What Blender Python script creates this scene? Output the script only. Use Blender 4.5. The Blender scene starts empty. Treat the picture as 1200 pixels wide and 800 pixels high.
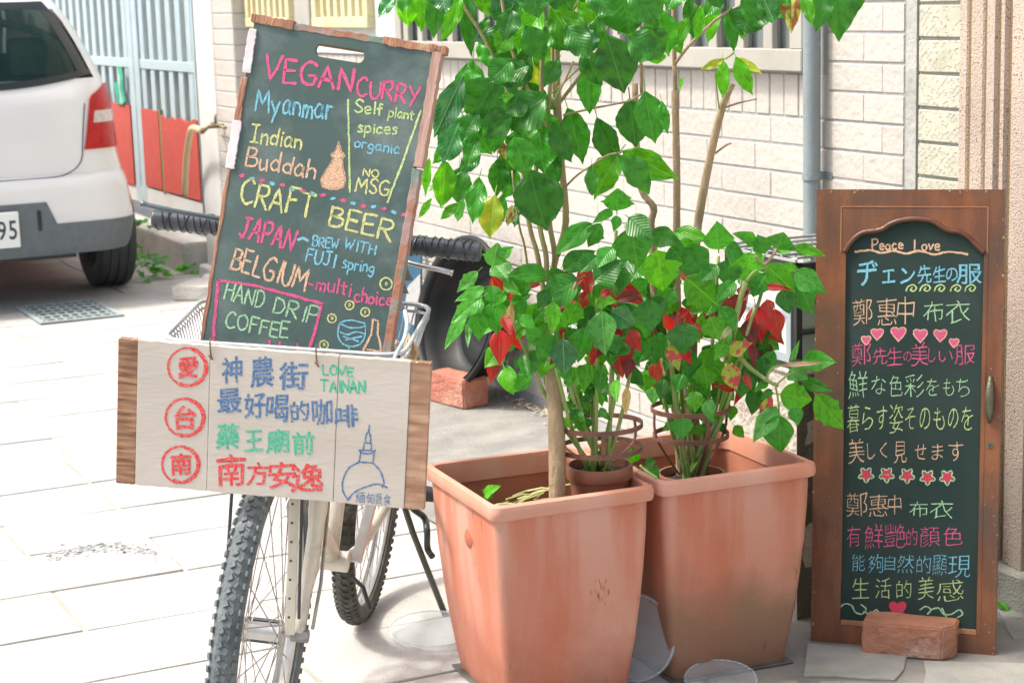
import bpy, bmesh, math, random
from mathutils import Vector, Matrix, noise
R_=math.radians
random.seed(7)
SC=bpy.context.scene
COL=SC.collection
# ------------------------------------------------------------------ camera
FPX=2200.0; CAMH=1.46; PITCH=math.atan(405/2200.0); ROLL=R_(1.7)
cp,sp=math.cos(PITCH),math.sin(PITCH)
c_,s_=math.cos(ROLL),math.sin(ROLL)
_r0=Vector((1,0,0)); _u0=Vector((0,sp,cp)); CF=Vector((0,cp,-sp))
CR=c_*_r0-s_*_u0; CU=s_*_r0+c_*_u0; CC=Vector((0,0,CAMH))
cam_d=bpy.data.cameras.new('camera'); cam=bpy.data.objects.new('camera',cam_d); COL.objects.link(cam)
cam.matrix_world=Matrix(((CR.x,CU.x,-CF.x,0),(CR.y,CU.y,-CF.y,0),(CR.z,CU.z,-CF.z,CAMH),(0,0,0,1)))
cam_d.sensor_width=36; cam_d.lens=66.0; cam_d.clip_start=.05; cam_d.clip_end=2000
cam_d.dof.use_dof=True; cam_d.dof.focus_distance=3.75; cam_d.dof.aperture_fstop=10
SC.camera=cam
# ------------------------------------------------------------------ light
SUN_EL=R_(58); SUN_AZ=R_(-94)      # azimuth of the sun measured from +Y towards +X
w=bpy.data.worlds.new('World'); SC.world=w; w.use_nodes=True
nt=w.node_tree; bg=nt.nodes['Background']
sky=nt.nodes.new('ShaderNodeTexSky'); sky.sky_type='NISHITA'; sky.sun_disc=False
sky.sun_elevation=SUN_EL; sky.sun_rotation=SUN_AZ; sky.air_density=.8; sky.dust_density=6.0; sky.ozone_density=.3
nt.links.new(sky.outputs[0],bg.inputs[0]); bg.inputs[1].default_value=0.15
sd=bpy.data.lights.new('sun','SUN'); sun=bpy.data.objects.new('sun',sd); COL.objects.link(sun)
sd.energy=2.0; sd.angle=R_(7); sd.color=(1.0,.96,.895)
sdir=Vector((math.sin(SUN_AZ)*math.cos(SUN_EL),math.cos(SUN_AZ)*math.cos(SUN_EL),math.sin(SUN_EL)))
sun.rotation_euler=(-sdir).to_track_quat('-Z','Y').to_euler(); sun.location=sdir*20
SC.view_settings.view_transform='Standard'; SC.view_settings.look='None'
SC.view_settings.exposure=1.0; SC.view_settings.gamma=1.0
SC.cycles.max_bounces=6; SC.cycles.transparent_max_bounces=8
# ------------------------------------------------------------------ places
def ray(u,v): return (u-600)*CR-(v-400)*CU+FPX*CF
def at(u,v,Y): d=ray(u,v); return CC+d*(Y/d.y)
def gnd(u,v,z=0.0): d=ray(u,v); return CC+d*((z-CAMH)/d.z)
WA=R_(25.8)
WD=Vector((-math.sin(WA),math.cos(WA),0))      # along the house wall, away from the camera
WN=Vector((-math.cos(WA),-math.sin(WA),0))     # out of the wall to the street
W0=gnd(612,467)
def ws(t,off=0,z=0): return W0+WD*t+WN*off+Vector((0,0,z))
WALLM=Matrix.Translation(W0)@Matrix(((-WD.x,WN.x,0,0),(-WD.y,WN.y,0,0),(0,0,1,0),(0,0,0,1)))
# wall frame: x = -t (towards the camera), y = out to the street, z = up
class Plane:
    """a leaning rectangle: x right, y up, z towards the viewer; origin = first point"""
    def __init__(s,p0,px,py):
        s.ex=(px-p0).normalized(); up=(p0-py); up-=s.ex*up.dot(s.ex); s.ey=up.normalized()
        s.n=s.ex.cross(s.ey); s.o=py.copy()
        s.o=p0+s.ex*((py-p0).dot(s.ex))+s.ey*((py-p0).dot(s.ey))
        s.M=Matrix.Translation(s.o)@Matrix((s.ex,s.ey,s.n)).transposed().to_4x4()
    def uv(s,u,v,h=0):
        d=ray(u,v); t=((s.o+s.n*h)-CC).dot(s.n)/d.dot(s.n); q=CC+d*t-s.o
        return (q.dot(s.ex),q.dot(s.ey))
# ------------------------------------------------------------------ materials
def mat(name,c1,c2=None,scale=8,rough=.6,bump=0.0,bscale=60,detail=6,metal=0,spec=.5,stretch=(1,1,1),contrast=(.35,.65),coat=0,trans=0,c3=None,s3=3,th3=(.55,.7),coord='Object',alpha=1):
    m=bpy.data.materials.new(name); m.use_nodes=True; n=m.node_tree.nodes; l=m.node_tree.links
    b=n['Principled BSDF']; b.inputs['Roughness'].default_value=rough; b.inputs['Metallic'].default_value=metal
    b.inputs['Specular IOR Level'].default_value=spec; b.inputs['Coat Weight'].default_value=coat
    b.inputs['Transmission Weight'].default_value=trans; b.inputs['Alpha'].default_value=alpha
    b.inputs['Base Color'].default_value=(*c1,1)
    tc=n.new('ShaderNodeTexCoord'); mp=n.new('ShaderNodeMapping'); mp.inputs['Scale'].default_value=stretch
    geo=n.new('ShaderNodeNewGeometry') if coord=='World' else None; src_=geo.outputs['Position'] if geo else tc.outputs[coord]; l.new(src_,mp.inputs[0])
    out=None
    if c2:
        no=n.new('ShaderNodeTexNoise'); no.inputs['Scale'].default_value=scale; no.inputs['Detail'].default_value=detail
        l.new(mp.outputs[0],no.inputs['Vector'])
        r=n.new('ShaderNodeMapRange'); r.inputs[1].default_value=contrast[0]; r.inputs[2].default_value=contrast[1]
        l.new(no.outputs['Fac'],r.inputs[0])
        mx=n.new('ShaderNodeMix'); mx.data_type='RGBA'; mx.inputs[6].default_value=(*c1,1); mx.inputs[7].default_value=(*c2,1)
        l.new(r.outputs[0],mx.inputs[0]); out=mx.outputs[2]
        if c3:
            n3=n.new('ShaderNodeTexNoise'); n3.inputs['Scale'].default_value=s3; n3.inputs['Detail'].default_value=8; n3.inputs['Roughness'].default_value=.65
            l.new(src_,n3.inputs['Vector'])
            r3=n.new('ShaderNodeMapRange'); r3.inputs[1].default_value=th3[0]; r3.inputs[2].default_value=th3[1]; l.new(n3.outputs['Fac'],r3.inputs[0])
            m3=n.new('ShaderNodeMix'); m3.data_type='RGBA'; l.new(r3.outputs[0],m3.inputs[0]); l.new(out,m3.inputs[6]); m3.inputs[7].default_value=(*c3,1); out=m3.outputs[2]
        l.new(out,b.inputs['Base Color'])
    if bump:
        nb=n.new('ShaderNodeTexNoise'); nb.inputs['Scale'].default_value=bscale; nb.inputs['Detail'].default_value=5
        l.new(mp.outputs[0],nb.inputs['Vector'])
        bp=n.new('ShaderNodeBump'); bp.inputs['Strength'].default_value=bump; bp.inputs['Distance'].default_value=.01
        l.new(nb.outputs['Fac'],bp.inputs['Height']); l.new(bp.outputs[0],b.inputs['Normal'])
    m['b']=1
    return m
def leafmat(name,col,rib,rough=.38,patch=None,ps=6,pth=(.5,.6),transl=.35,spec=.5):
    m=bpy.data.materials.new(name); m.use_nodes=True; n=m.node_tree.nodes; l=m.node_tree.links
    b=n['Principled BSDF']; b.inputs['Roughness'].default_value=rough; b.inputs['Specular IOR Level'].default_value=spec
    tc=n.new('ShaderNodeTexCoord'); sx=n.new('ShaderNodeSeparateXYZ'); l.new(tc.outputs['Object'],sx.inputs[0])
    def M(op,a,b_=None,c=None):
        q=n.new('ShaderNodeMath'); q.operation=op
        for i,v in enumerate((a,b_,c)):
            if v is None: continue
            if isinstance(v,(int,float)): q.inputs[i].default_value=v
            else: l.new(v,q.inputs[i])
        return q.outputs[0]
    ax=M('ABSOLUTE',sx.outputs[0])
    mid=M('SUBTRACT',1,M('MULTIPLY',ax,38)); mid=M('MAXIMUM',mid,0)
    f=M('FRACT',M('MULTIPLY',M('SUBTRACT',sx.outputs[1],M('MULTIPLY',ax,.75)),9.0))
    tri=M('ABSOLUTE',M('SUBTRACT',f,.5))
    vein=M('MAXIMUM',M('SUBTRACT',1,M('MULTIPLY',M('SUBTRACT',.5,tri),14)),0)
    side=M('MULTIPLY',vein,.30)
    vv=M('MAXIMUM',mid,side)
    no=n.new('ShaderNodeTexNoise'); no.inputs['Scale'].default_value=ps; no.inputs['Detail'].default_value=3
    oi=n.new('ShaderNodeObjectInfo'); va=n.new('ShaderNodeVectorMath'); va.operation='ADD'; l.new(tc.outputs['Object'],va.inputs[0])
    cx=n.new('ShaderNodeCombineXYZ'); l.new(M('MULTIPLY',oi.outputs['Random'],37),cx.inputs[2]); l.new(cx.outputs[0],va.inputs[1]); l.new(va.outputs[0],no.inputs['Vector'])
    base=n.new('ShaderNodeMix'); base.data_type='RGBA'; base.inputs[6].default_value=(*col,1)
    p=patch or tuple(c*.72 for c in col); base.inputs[7].default_value=(*p,1)
    r=n.new('ShaderNodeMapRange'); r.inputs[1].default_value=pth[0]; r.inputs[2].default_value=pth[1]; l.new(no.outputs['Fac'],r.inputs[0]); l.new(r.outputs[0],base.inputs[0])
    hs=n.new('ShaderNodeHueSaturation'); l.new(base.outputs[2],hs.inputs['Color'])
    l.new(M('ADD',.82,M('MULTIPLY',oi.outputs['Random'],.5)),hs.inputs['Value'])
    mx=n.new('ShaderNodeMix'); mx.data_type='RGBA'; l.new(M('MULTIPLY',vv,.75),mx.inputs[0]); l.new(hs.outputs[0],mx.inputs[6]); mx.inputs[7].default_value=(*rib,1)
    l.new(mx.outputs[2],b.inputs['Base Color'])
    bp=n.new('ShaderNodeBump'); bp.inputs['Strength'].default_value=.28; bp.inputs['Distance'].default_value=.003
    l.new(M('ADD',M('MULTIPLY',tri,1.2),M('MULTIPLY',mid,-1.0)),bp.inputs['Height']); l.new(bp.outputs[0],b.inputs['Normal'])
    tr=n.new('ShaderNodeBsdfTranslucent'); h2=n.new('ShaderNodeHueSaturation'); h2.inputs['Value'].default_value=1.6; h2.inputs['Saturation'].default_value=1.15; h2.inputs['Hue'].default_value=.485 if col[1]>col[0] else .5
    l.new(mx.outputs[2],h2.inputs['Color']); l.new(h2.outputs[0],tr.inputs[0])
    ms=n.new('ShaderNodeMixShader'); ms.inputs[0].default_value=transl; l.new(b.outputs[0],ms.inputs[1]); l.new(tr.outputs[0],ms.inputs[2])
    l.new(ms.outputs[0],n['Material Output'].inputs[0])
    return m
# ------------------------------------------------------------------ mesh helpers
MW={}
def link(o): COL.objects.link(o); return o
def tag(o,label=None,cat=None,group=None,kind=None):
    if label: o['label']=label
    if cat: o['category']=cat
    if group: o['group']=group
    if kind: o['kind']=kind
    return o
def thing(name,label,cat,M=None,group=None):
    o=link(bpy.data.objects.new(name,None)); o.empty_display_size=.1
    M=M if M is not None else Matrix(); o.matrix_basis=M; MW[o.name]=M.copy()
    return tag(o,label,cat,group)
class MB:
    def __init__(s): s.v=[]; s.f=[]; s.mi=[]; s.m=0
    def add(s,vs,fs):
        k=len(s.v); s.v+=[tuple(v) for v in vs]; s.f+=[tuple(i+k for i in f) for f in fs]; s.mi+=[s.m]*len(fs); return s
    def box(s,x0,x1,y0,y1,z0,z1,M=None):
        vs=[Vector((x,y,z)) for z in (z0,z1) for y in (y0,y1) for x in (x0,x1)]
        if M is not None: vs=[M@v for v in vs]
        return s.add(vs,[(0,2,3,1),(4,5,7,6),(0,1,5,4),(2,6,7,3),(0,4,6,2),(1,3,7,5)])
    def beam(s,a,b,wx,wy,up=(0,0,1)):
        a=Vector(a); b=Vector(b); d=(b-a); L=d.length; d.normalize(); u=Vector(up); x=d.cross(u)
        if x.length<1e-4: x=d.cross(Vector((0,1,0)))
        x.normalize(); y=x.cross(d); M=Matrix.Translation(a)@Matrix((x,y,d)).transposed().to_4x4()
        # note: local z runs along the beam
        return s.box(-wx/2,wx/2,-wy/2,wy/2,0,L,M)
    def tube(s,pts,r,n=8,closed=False,caps=True,flat=None):
        pts=[Vector(p) for p in pts]; N=len(pts); rs=r if isinstance(r,(list,tuple)) else [r]*N
        up=None; rings=[]
        for i,p in enumerate(pts):
            if closed: d=pts[(i+1)%N]-pts[i-1]
            else: d=pts[min(i+1,N-1)]-pts[max(i-1,0)]
            if d.length<1e-9: d=Vector((0,0,1))
            d.normalize()
            if up is None:
                up=Vector((0,0,1)) if abs(d.z)<.9 else Vector((0,1,0))
            x=d.cross(up); 
            if x.length<1e-5: x=d.cross(Vector((1,0,0)))
            x.normalize(); y=x.cross(d); up=y
            rings.append([p+(x*math.cos(2*math.pi*k/n)*rs[i]*(flat[0] if flat else 1)+y*math.sin(2*math.pi*k/n)*rs[i]*(flat[1] if flat else 1)) for k in range(n)])
        vs=[v for q in rings for v in q]; fs=[]
        for i in range(N if closed else N-1):
            j=(i+1)%N
            for k in range(n):
                k2=(k+1)%n; fs.append((i*n+k,i*n+k2,j*n+k2,j*n+k))
        if caps and not closed: fs.append(tuple(range(n))[::-1]); fs.append(tuple((N-1)*n+k for k in range(n)))
        return s.add(vs,fs)
    def lathe(s,prof,n=32,M=None,a0=0,a1=2*math.pi):
        full=abs(a1-a0-2*math.pi)<1e-6; K=n if full else n+1; vs=[]
        for r,z in prof:
            for k in range(K):
                a=a0+(a1-a0)*k/n; v=Vector((r*math.cos(a),r*math.sin(a),z)); vs.append(M@v if M is not None else v)
        fs=[]
        for i in range(len(prof)-1):
            for k in range(n):
                k2=(k+1)%K; fs.append((i*K+k,i*K+k2,(i+1)*K+k2,(i+1)*K+k))
        return s.add(vs,fs)
    def prism(s,pts,z0,z1,M=None,tri=True):
        n=len(pts); vs=[Vector((x,y,z0)) for x,y in pts]+[Vector((x,y,z1)) for x,y in pts]
        if M is not None: vs=[M@v for v in vs]
        return s.add(vs,[tuple(range(n))[::-1],tuple(range(n,2*n))]+[(i,(i+1)%n,n+(i+1)%n,n+i) for i in range(n)])
    def build(s,name,m,parent=None,world=False,smooth=False,bevel=0,label=None,kind=None,seg=1,M=None,auto=False):
        vs=s.v
        if world and parent is not None:
            inv=MW[parent.name].inverted(); vs=[inv@Vector(v) for v in vs]
        me=bpy.data.meshes.new(name); me.from_pydata([tuple(v) for v in vs],[],s.f)
        mats=m if isinstance(m,(list,tuple)) else [m]
        for q in mats: me.materials.append(q)
        if len(mats)>1:
            for p,i in zip(me.polygons,s.mi): p.material_index=i
        bm=bmesh.new(); bm.from_mesh(me)
        bmesh.ops.recalc_face_normals(bm,faces=bm.faces)
        if bevel:
            es=[e for e in bm.edges if len(e.link_faces)==2 and e.calc_face_angle(0)>.6]
            bmesh.ops.bevel(bm,geom=es,offset=bevel,segments=seg,affect='EDGES',profile=.6,clamp_overlap=True)
        bm.to_mesh(me); bm.free()
        if smooth:
            me.polygons.foreach_set('use_smooth',[True]*len(me.polygons))
            if auto:
                bm=bmesh.new(); bm.from_mesh(me)
                for e in bm.edges:
                    if len(e.link_faces)==2 and e.calc_face_angle(0)>R_(38): e.smooth=False
                bm.to_mesh(me); bm.free()
        me.update()
        o=link(bpy.data.objects.new(name,me))
        if parent is not None:
            o.parent=parent; MW[o.name]=MW[parent.name].copy()
        else:
            MW[o.name]=Matrix() if M is None else M.copy()
            if M is not None: o.matrix_basis=M
        if label: o['label']=label
        if kind: o['kind']=kind
        return o
def inst(name,me,parent,L):
    o=link(bpy.data.objects.new(name,me)); o.parent=parent; o.matrix_basis=L; return o
def catmull(pts,n=6,closed=False):
    P=[Vector(p) for p in pts]; N=len(P); out=[]
    rng=range(N if closed else N-1)
    for i in rng:
        if closed: a,b,c,d=P[i-1],P[i],P[(i+1)%N],P[(i+2)%N]
        else: a,b,c,d=P[max(i-1,0)],P[i],P[i+1],P[min(i+2,N-1)]
        for k in range(n):
            t=k/n; out.append(.5*((2*b)+(c-a)*t+(2*a-5*b+4*c-d)*t*t+(-a+3*b-3*c+d)*t**3))
    if not closed: out.append(P[-1])
    return out
# ------------------------------------------------------------------ writing
def strokes(s,pts,w,z,closed=False,jit=.22):
    """a chalk stroke: flat ribbon with round ends at height z above its board"""
    pts=[Vector((p[0],p[1])) for p in pts]
    if closed: pts=pts+[pts[0]]
    q=[pts[0]]
    for a,b in zip(pts,pts[1:]):
        n=max(1,int((b-a).length/(w*1.4)))
        q+=[a+(b-a)*(k/n) for k in range(1,n+1)]
    pts=q; N=len(pts)
    if N<2: pts=[pts[0],pts[0]+Vector((w*.3,0))]; N=2
    vs=[];fs=[]
    for i,p in enumerate(pts):
        d=pts[min(i+1,N-1)]-pts[max(i-1,0)]
        if d.length<1e-9: d=Vector((1,0))
        d.normalize(); nn=Vector((-d.y,d.x)); h1=w/2*(1+random.uniform(-jit,jit)*1.6); h2=w/2*(1+random.uniform(-jit,jit)*1.6)
        vs+=[(p.x+nn.x*h1,p.y+nn.y*h1,z),(p.x-nn.x*h2,p.y-nn.y*h2,z)]
    for i in range(N-1): fs.append((2*i,2*i+1,2*i+3,2*i+2))
    for i,sg in ((0,-1),(N-1,1)):
        p=pts[i]; d=(pts[min(i+1,N-1)]-pts[max(i-1,0)]); d=d.normalized()*sg if d.length>1e-9 else Vector((sg,0)); nn=Vector((-d.y,d.x)); k=len(vs)
        vs+=[(p.x+nn.x*w*.42+d.x*w*.2,p.y+nn.y*w*.42+d.y*w*.2,z),(p.x+d.x*w*.42,p.y+d.y*w*.42,z),(p.x-nn.x*w*.42+d.x*w*.2,p.y-nn.y*w*.42+d.y*w*.2,z)]
        fs.append((2*i,k,k+1,k+2,2*i+1))
    s.add(vs,fs)
FONT={
'V':"0,100 33,0 70,105",'E':"52,100 0,98 2,0 55,2;2,52 45,54",'G':"~66,85 40,100 8,75 3,35 25,2 60,8 66,40;68,42 36,42",
'A':"0,0 32,100 66,0;12,38 54,36",'N':"2,0 4,100 58,2 62,103",'C':"~62,85 38,100 8,72 4,30 30,0 64,14",'U':"~2,100 3,40 18,3 45,3 60,40 62,100",
'R':"2,0 3,100;~3,98 45,98 55,72 35,52 3,50;20,50 62,0",'Y':"0,100 32,50;64,102 18,-12",'M':"0,0 8,100 38,35 70,100 80,0",
'I':"20,100 20,0",'|':"0,100 50,100;25,100 24,0;0,0 50,0",'B':"3,0 3,100;~3,98 42,96 48,75 30,54 4,52;~4,52 52,48 58,22 40,2 3,0",
'S':"~55,88 32,101 8,85 12,62 42,45 52,20 28,0 2,14",'O':"~34,100 6,80 3,35 28,0 60,20 64,70 40,98 30,100",'F':"3,0 3,100 55,101;3,54 44,56",
'T':"0,100 70,100;35,100 33,0",'J':"15,98 62,100;~42,99 44,30 30,0 4,12",'P':"3,0 3,100;~3,98 50,98 56,70 36,48 4,48",'W':"0,100 18,0 38,70 56,0 78,100",
'H':"3,100 3,0;58,100 58,0;3,52 58,54",'L':"3,100 3,2 52,2",'D':"3,0 4,100;~4,99 45,92 62,50 42,8 3,1",
'a':"~44,50 22,60 4,30 18,2 40,15 46,52;~46,55 44,20 52,0",'b':"2,100 3,0;~3,35 25,58 46,40 40,6 18,0 3,8",'c':"~42,48 24,60 4,32 16,2 44,10",
'd':"48,100 46,0;~46,40 24,58 4,30 18,2 46,14",'e':"~4,32 42,36 34,58 12,54 4,28 18,2 44,10",'f':"~40,92 24,98 18,70 18,0;2,56 36,58",
'g':"~44,50 22,60 4,34 20,10 42,20;~44,58 44,-10 28,-38 4,-26",'h':"3,100 3,0;~3,36 24,58 42,40 42,0",'i':"10,58 10,0;10,78 11,84",'l':"8,100 9,0",
'm':"3,58 3,0;~3,38 16,58 28,40 28,0;~28,38 42,58 56,40 56,0",'n':"3,58 3,0;~3,36 24,58 42,40 42,0",'o':"~24,58 4,40 6,10 26,0 44,18 42,46 22,58",
'p':"3,58 3,-40;~3,38 24,58 44,36 36,6 4,6",'r':"3,58 4,0;~4,34 16,54 36,52",'s':"~36,50 18,60 6,44 30,28 32,8 2,4",'t':"18,88 18,10 32,0;0,58 38,60",
'u':"~3,58 4,18 18,0 38,14;42,58 42,0",'v':"2,58 20,0 40,58",'y':"2,58 24,8;48,58 10,-40",'-':"2,40 40,42"}
def word(pl,text,u0,v0,u1,v1,hpx,m,parent,wpx=2.6,z=.0004,h=0,slant=0):
    """hand-lettering on a board between two baseline points of the photograph"""
    p0=Vector(pl.uv(u0,v0,h)); p1=Vector(pl.uv(u1,v1,h)); pt=Vector(pl.uv(u0,v0-hpx,h)); H=(pt-p0).length
    wd=wpx*H/hpx; ex=(p1-p0); L=ex.length; ex.normalize(); ey=Vector((-ex.y,ex.x))
    gl=[];x=0
    for ch in text:
        if ch==' ': x+=38; continue
        st=[]
        for part in FONT[ch].split(';'):
            cv=part[0]=='~'; pts=[tuple(float(a) for a in q.split(',')) for q in part.lstrip('~').split()]
            st.append((cv,pts))
        wg=max(p[0] for q in st for p in q[1]); gl.append((x,st,wg)); x+=wg+16
    W=x-16; s=MB(); sx=L/W; sy=H/100
    for gx,st,wg in gl:
        rot=random.uniform(-.05,.05); dy=random.uniform(-.05,.05)*H; sc=random.uniform(.92,1.08)
        for cv,pts in st:
            qs=[]
            for (a,b) in pts:
                X=(a-wg/2)*sx; Y=b*sy*sc; X+=Y*slant+random.uniform(-1,1)*H*.02; Y+=random.uniform(-1,1)*H*.02
                X,Y=X*math.cos(rot)-Y*math.sin(rot),X*math.sin(rot)+Y*math.cos(rot)
                q=p0+ex*((gx+wg/2)*sx+X)+ey*(Y+dy); qs.append((q.x,q.y,0))
            if cv: qs=catmull(qs,4)
            strokes(s,qs,wd,z)
    return s.build('lettering',m,parent)
def line(pl,pxs,wpx,m,parent,z=.0004,h=0,closed=False,curve=False,name='chalk_line',out=None):
    q=[pl.uv(u,v,h) for u,v in pxs]
    k=(Vector(pl.uv(pxs[0][0]+10,pxs[0][1],h))-Vector(q[0])).length/10
    if curve: q=[(a.x,a.y) for a in catmull([(a,b,0) for a,b in q],5,closed)]
    s=out or MB(); strokes(s,q,wpx*k,z,closed)
    if out is None: return s.build(name,m,parent)
_cj={}
def glyph(ch,thin):
    k=(ch,thin)
    if k in _cj: return _cj[k]
    cu=bpy.data.curves.new('glyph','FONT'); cu.body=ch; cu.size=1; cu.offset=thin; cu.resolution_u=3; cu.fill_mode='FRONT'
    o=bpy.data.objects.new('glyph',cu); COL.objects.link(o)
    dg=bpy.context.evaluated_depsgraph_get(); ev=o.evaluated_get(dg); me=ev.to_mesh()
    vs=[v.co.copy() for v in me.vertices]; fs=[tuple(p.vertices) for p in me.polygons]
    ev.to_mesh_clear(); bpy.data.objects.remove(o); bpy.data.curves.remove(cu)
    if vs:
        x0=min(v.x for v in vs);x1=max(v.x for v in vs);y0=min(v.y for v in vs);y1=max(v.y for v in vs)
    else: x0,x1,y0,y1=0,1,0,1
    _cj[k]=(vs,fs,x0,x1,y0,y1); return _cj[k]
def cjk(pl,text,boxes,m,parent,thin=-.012,z=.0004,h=0,wob=.03):
    bold=thin if thin>0 else 0; thin=min(thin,0)
    """boxes: one (u0,v0,u1,v1) pixel box for the whole run, or one per character"""
    s=MB(); n=len(text)
    if len(boxes)==1 and n>1:
        u0,v0,u1,v1,*sk=boxes[0]; sk=sk[0] if sk else 0; W=(u1-u0)/n
        boxes=[(u0+W*i+W*.05,v0+sk*i,u0+W*(i+1)-W*.05,v1+sk*i) for i in range(n)]
    kana='のなをもちらすそしくせまェンヂじ'
    for ch,b in zip(text,boxes):
        vs,fs,x0,x1,y0,y1=glyph(ch,thin)
        cx,cy=(b[0]+b[2])/2,(b[1]+b[3])/2
        k=.82 if ch in kana else 1.0
        hw,hh=(b[2]-b[0])/2*k,(b[3]-b[1])/2*k
        rt=random.uniform(-.05,.05); se=random.uniform(0,50); ph=random.uniform(.92,1.06)
        o=[]
        for v in vs:
            a=(v.x-(x0+x1)/2)/((x1-x0)/2); c=(v.y-(y0+y1)/2)/((y1-y0)/2)
            if ch in 'ー一': c*=.1
            nz=noise.noise_vector(Vector((a*1.1+se,c*1.1,se)))
            a2=a+nz.x*wob*4; c2=c+nz.y*wob*4
            c2+=a2*.05
            u=cx+(a2*math.cos(rt)-c2*math.sin(rt)*.8)*hw*ph; w_=cy-(c2*math.cos(rt)+a2*math.sin(rt)*.8)*hh*ph
            q=pl.uv(u,w_,h); o.append((q[0],q[1],z))
        s.add(o,fs)
        if bold:
            k2=bold*(pl.uv(b[2],b[1],h)[0]-pl.uv(b[0],b[1],h)[0])
            for i in range(6):
                a=i*math.pi/3; s.add([(p[0]+k2*math.cos(a),p[1]+k2*math.sin(a),z+.00006*(i+1)) for p in o],fs)
    return s.build('lettering',m,parent)
WALLM=Matrix.Translation(W0)@Matrix(((WD.x,WN.x,0,0),(WD.y,WN.y,0,0),(0,0,1,0),(0,0,0,1)))   # x away, y out to street, z up
def seen(p,m=40):
    d=Vector(p)-CC; z=d.dot(CF)
    if z<.3: return None
    u=600+FPX*d.dot(CR)/z; v=400-FPX*d.dot(CU)/z
    return (u,v,z) if -m<u<1200+m and -m<v<800+m else None
# ================================================================== ground
M_ground=mat('ground_cement',(.42,.405,.37),(.33,.325,.30),3,.9,.3,90,c3=(.25,.25,.23),s3=1.2,th3=(.58,.8))
M_slab=[mat('slab_stone%d'%i,a,b,38,.85,.35,190,contrast=(.3,.75),c3=tuple(x*.74 for x in a),s3=3.0,th3=(.48,.72),coord='World') for i,(a,b) in enumerate([((.475,.47,.445),(.405,.40,.38)),((.495,.488,.46),(.425,.42,.395)),((.455,.45,.43),(.385,.385,.37)),((.485,.475,.44),(.41,.405,.38))])]
M_apron=mat('apron_cement',(.27,.265,.24),(.19,.19,.175),7,.85,.5,60,c3=(.17,.175,.165),s3=3.1,th3=(.52,.72))
M_joint=mat('joint_sand',(.40,.385,.335),(.30,.29,.255),20,.95,.3,200)
s=MB(); s.box(-150,150,-60,300,-.5,-.0045)
ground=tag(s.build('ground',M_joint),None,None,None,'structure')
slab=[]
for q in range(4):
    b=MB(); b.box(-.1708,.1708,-.362,.362,-.03,0)
    o=b.build('paving_slab',M_slab[q],bevel=.004,seg=2); slab.append(o.data); bpy.data.objects.remove(o)
offs={5:1.29,4:.93,3:1.31,2:1.635,1:1.28,0:1.66,-1:1.69,-2:1.69,-3:1.3,-4:1.69,-5:2.04,-6:1.6}
cand=[]
rng=random.Random(3)
for i in range(-13,34):
    t0=.35*(i+.5)-.01; sh=offs.get(i,1.3+.37*rng.randint(0,2))
    lo=.95 if t0<1.3 else .06
    j0=math.floor((lo-sh)/.73)
    for j in range(j0,12):
        a,b=sh+.73*j,sh+.73*(j+1)
        p=W0+WD*t0+WN*((a+b)/2); z=seen(p,170)
        cand.append((0 if z is None else 1/z[2],t0,max(a,lo),b,z is not None))
cand.sort(reverse=True); rest=MB(); cnt=0
for k,(q,t0,a,b,vis) in enumerate(cand):
    if b-a<.05: continue
    c=WALLM@Matrix.Translation((t0,(a+b)/2,rng.uniform(-.0015,.0015)))@Matrix.Rotation(rng.uniform(-.006,.006),4,'X')@Matrix.Diagonal((1,(b-a-.011)/.724,1,1))
    if vis and cnt<260:
        inst('paving_slab',slab[rng.randrange(4)],ground,c); cnt+=1
    elif q>=0 and t0<9 and abs(t0)<9: rest.box(-.1715,.1715,-.362,.362,-.03,0,c)
rest.build('paving_slab',M_slab[0],ground,kind='stuff')
# cement apron along the house
s=MB(); pts=[]
random.seed(5)
N=60
for i in range(N+1):
    t=-6+7.3*i/N; pts.append((t,.945+random.uniform(-.006,.006)))
v=[];f=[]
for i,(t,o) in enumerate(pts):
    for j in range(12): 
        y=-.02+(o+.02)*j/11; v.append(WALLM@Vector((t,y,.003+.004*noise.noise(Vector((t*2,y*2,0))))))
for i in range(N):
    for j in range(11): f.append((i*12+j,i*12+j+1,(i+1)*12+j+1,(i+1)*12+j))
s.add(v,f); apron=tag(s.build('cement_apron',M_apron,smooth=True),kind='structure')
# flagstones let into the apron near the cupboard door
M_flag=mat('flag_stone',(.34,.34,.31),(.25,.26,.24),9,.85,.5,70,c3=(.24,.27,.22),s3=5,th3=(.5,.7))
for P in ([(.60,3.84),(.80,3.80),(.86,3.97),(.64,4.03)],[(.83,3.70),(1.10,3.66),(1.12,3.86),(.88,3.90)],[(1.14,3.72),(1.42,3.70),(1.45,4.02),(1.16,4.00)],[(.40,3.66),(.56,3.64),(.585,3.80),(.42,3.82)],[(1.10,4.02),(1.40,4.05),(1.38,4.26),(1.12,4.22)],[(.62,3.62),(.80,3.60),(.82,3.77),(.63,3.80)]):
    c=[sum(p[i] for p in P)/4 for i in (0,1)]
    Q=[];
    for i in range(4):
        a,b=P[i],P[(i+1)%4]
        for k in range(3): Q.append((a[0]+(b[0]-a[0])*k/3+random.uniform(-.006,.006),a[1]+(b[1]-a[1])*k/3+random.uniform(-.006,.006)))
    s=MB(); s.prism([(x,y) for x,y in Q],0,.009); s.build('flagstone',M_flag,apron,bevel=.004,seg=2)
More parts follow.
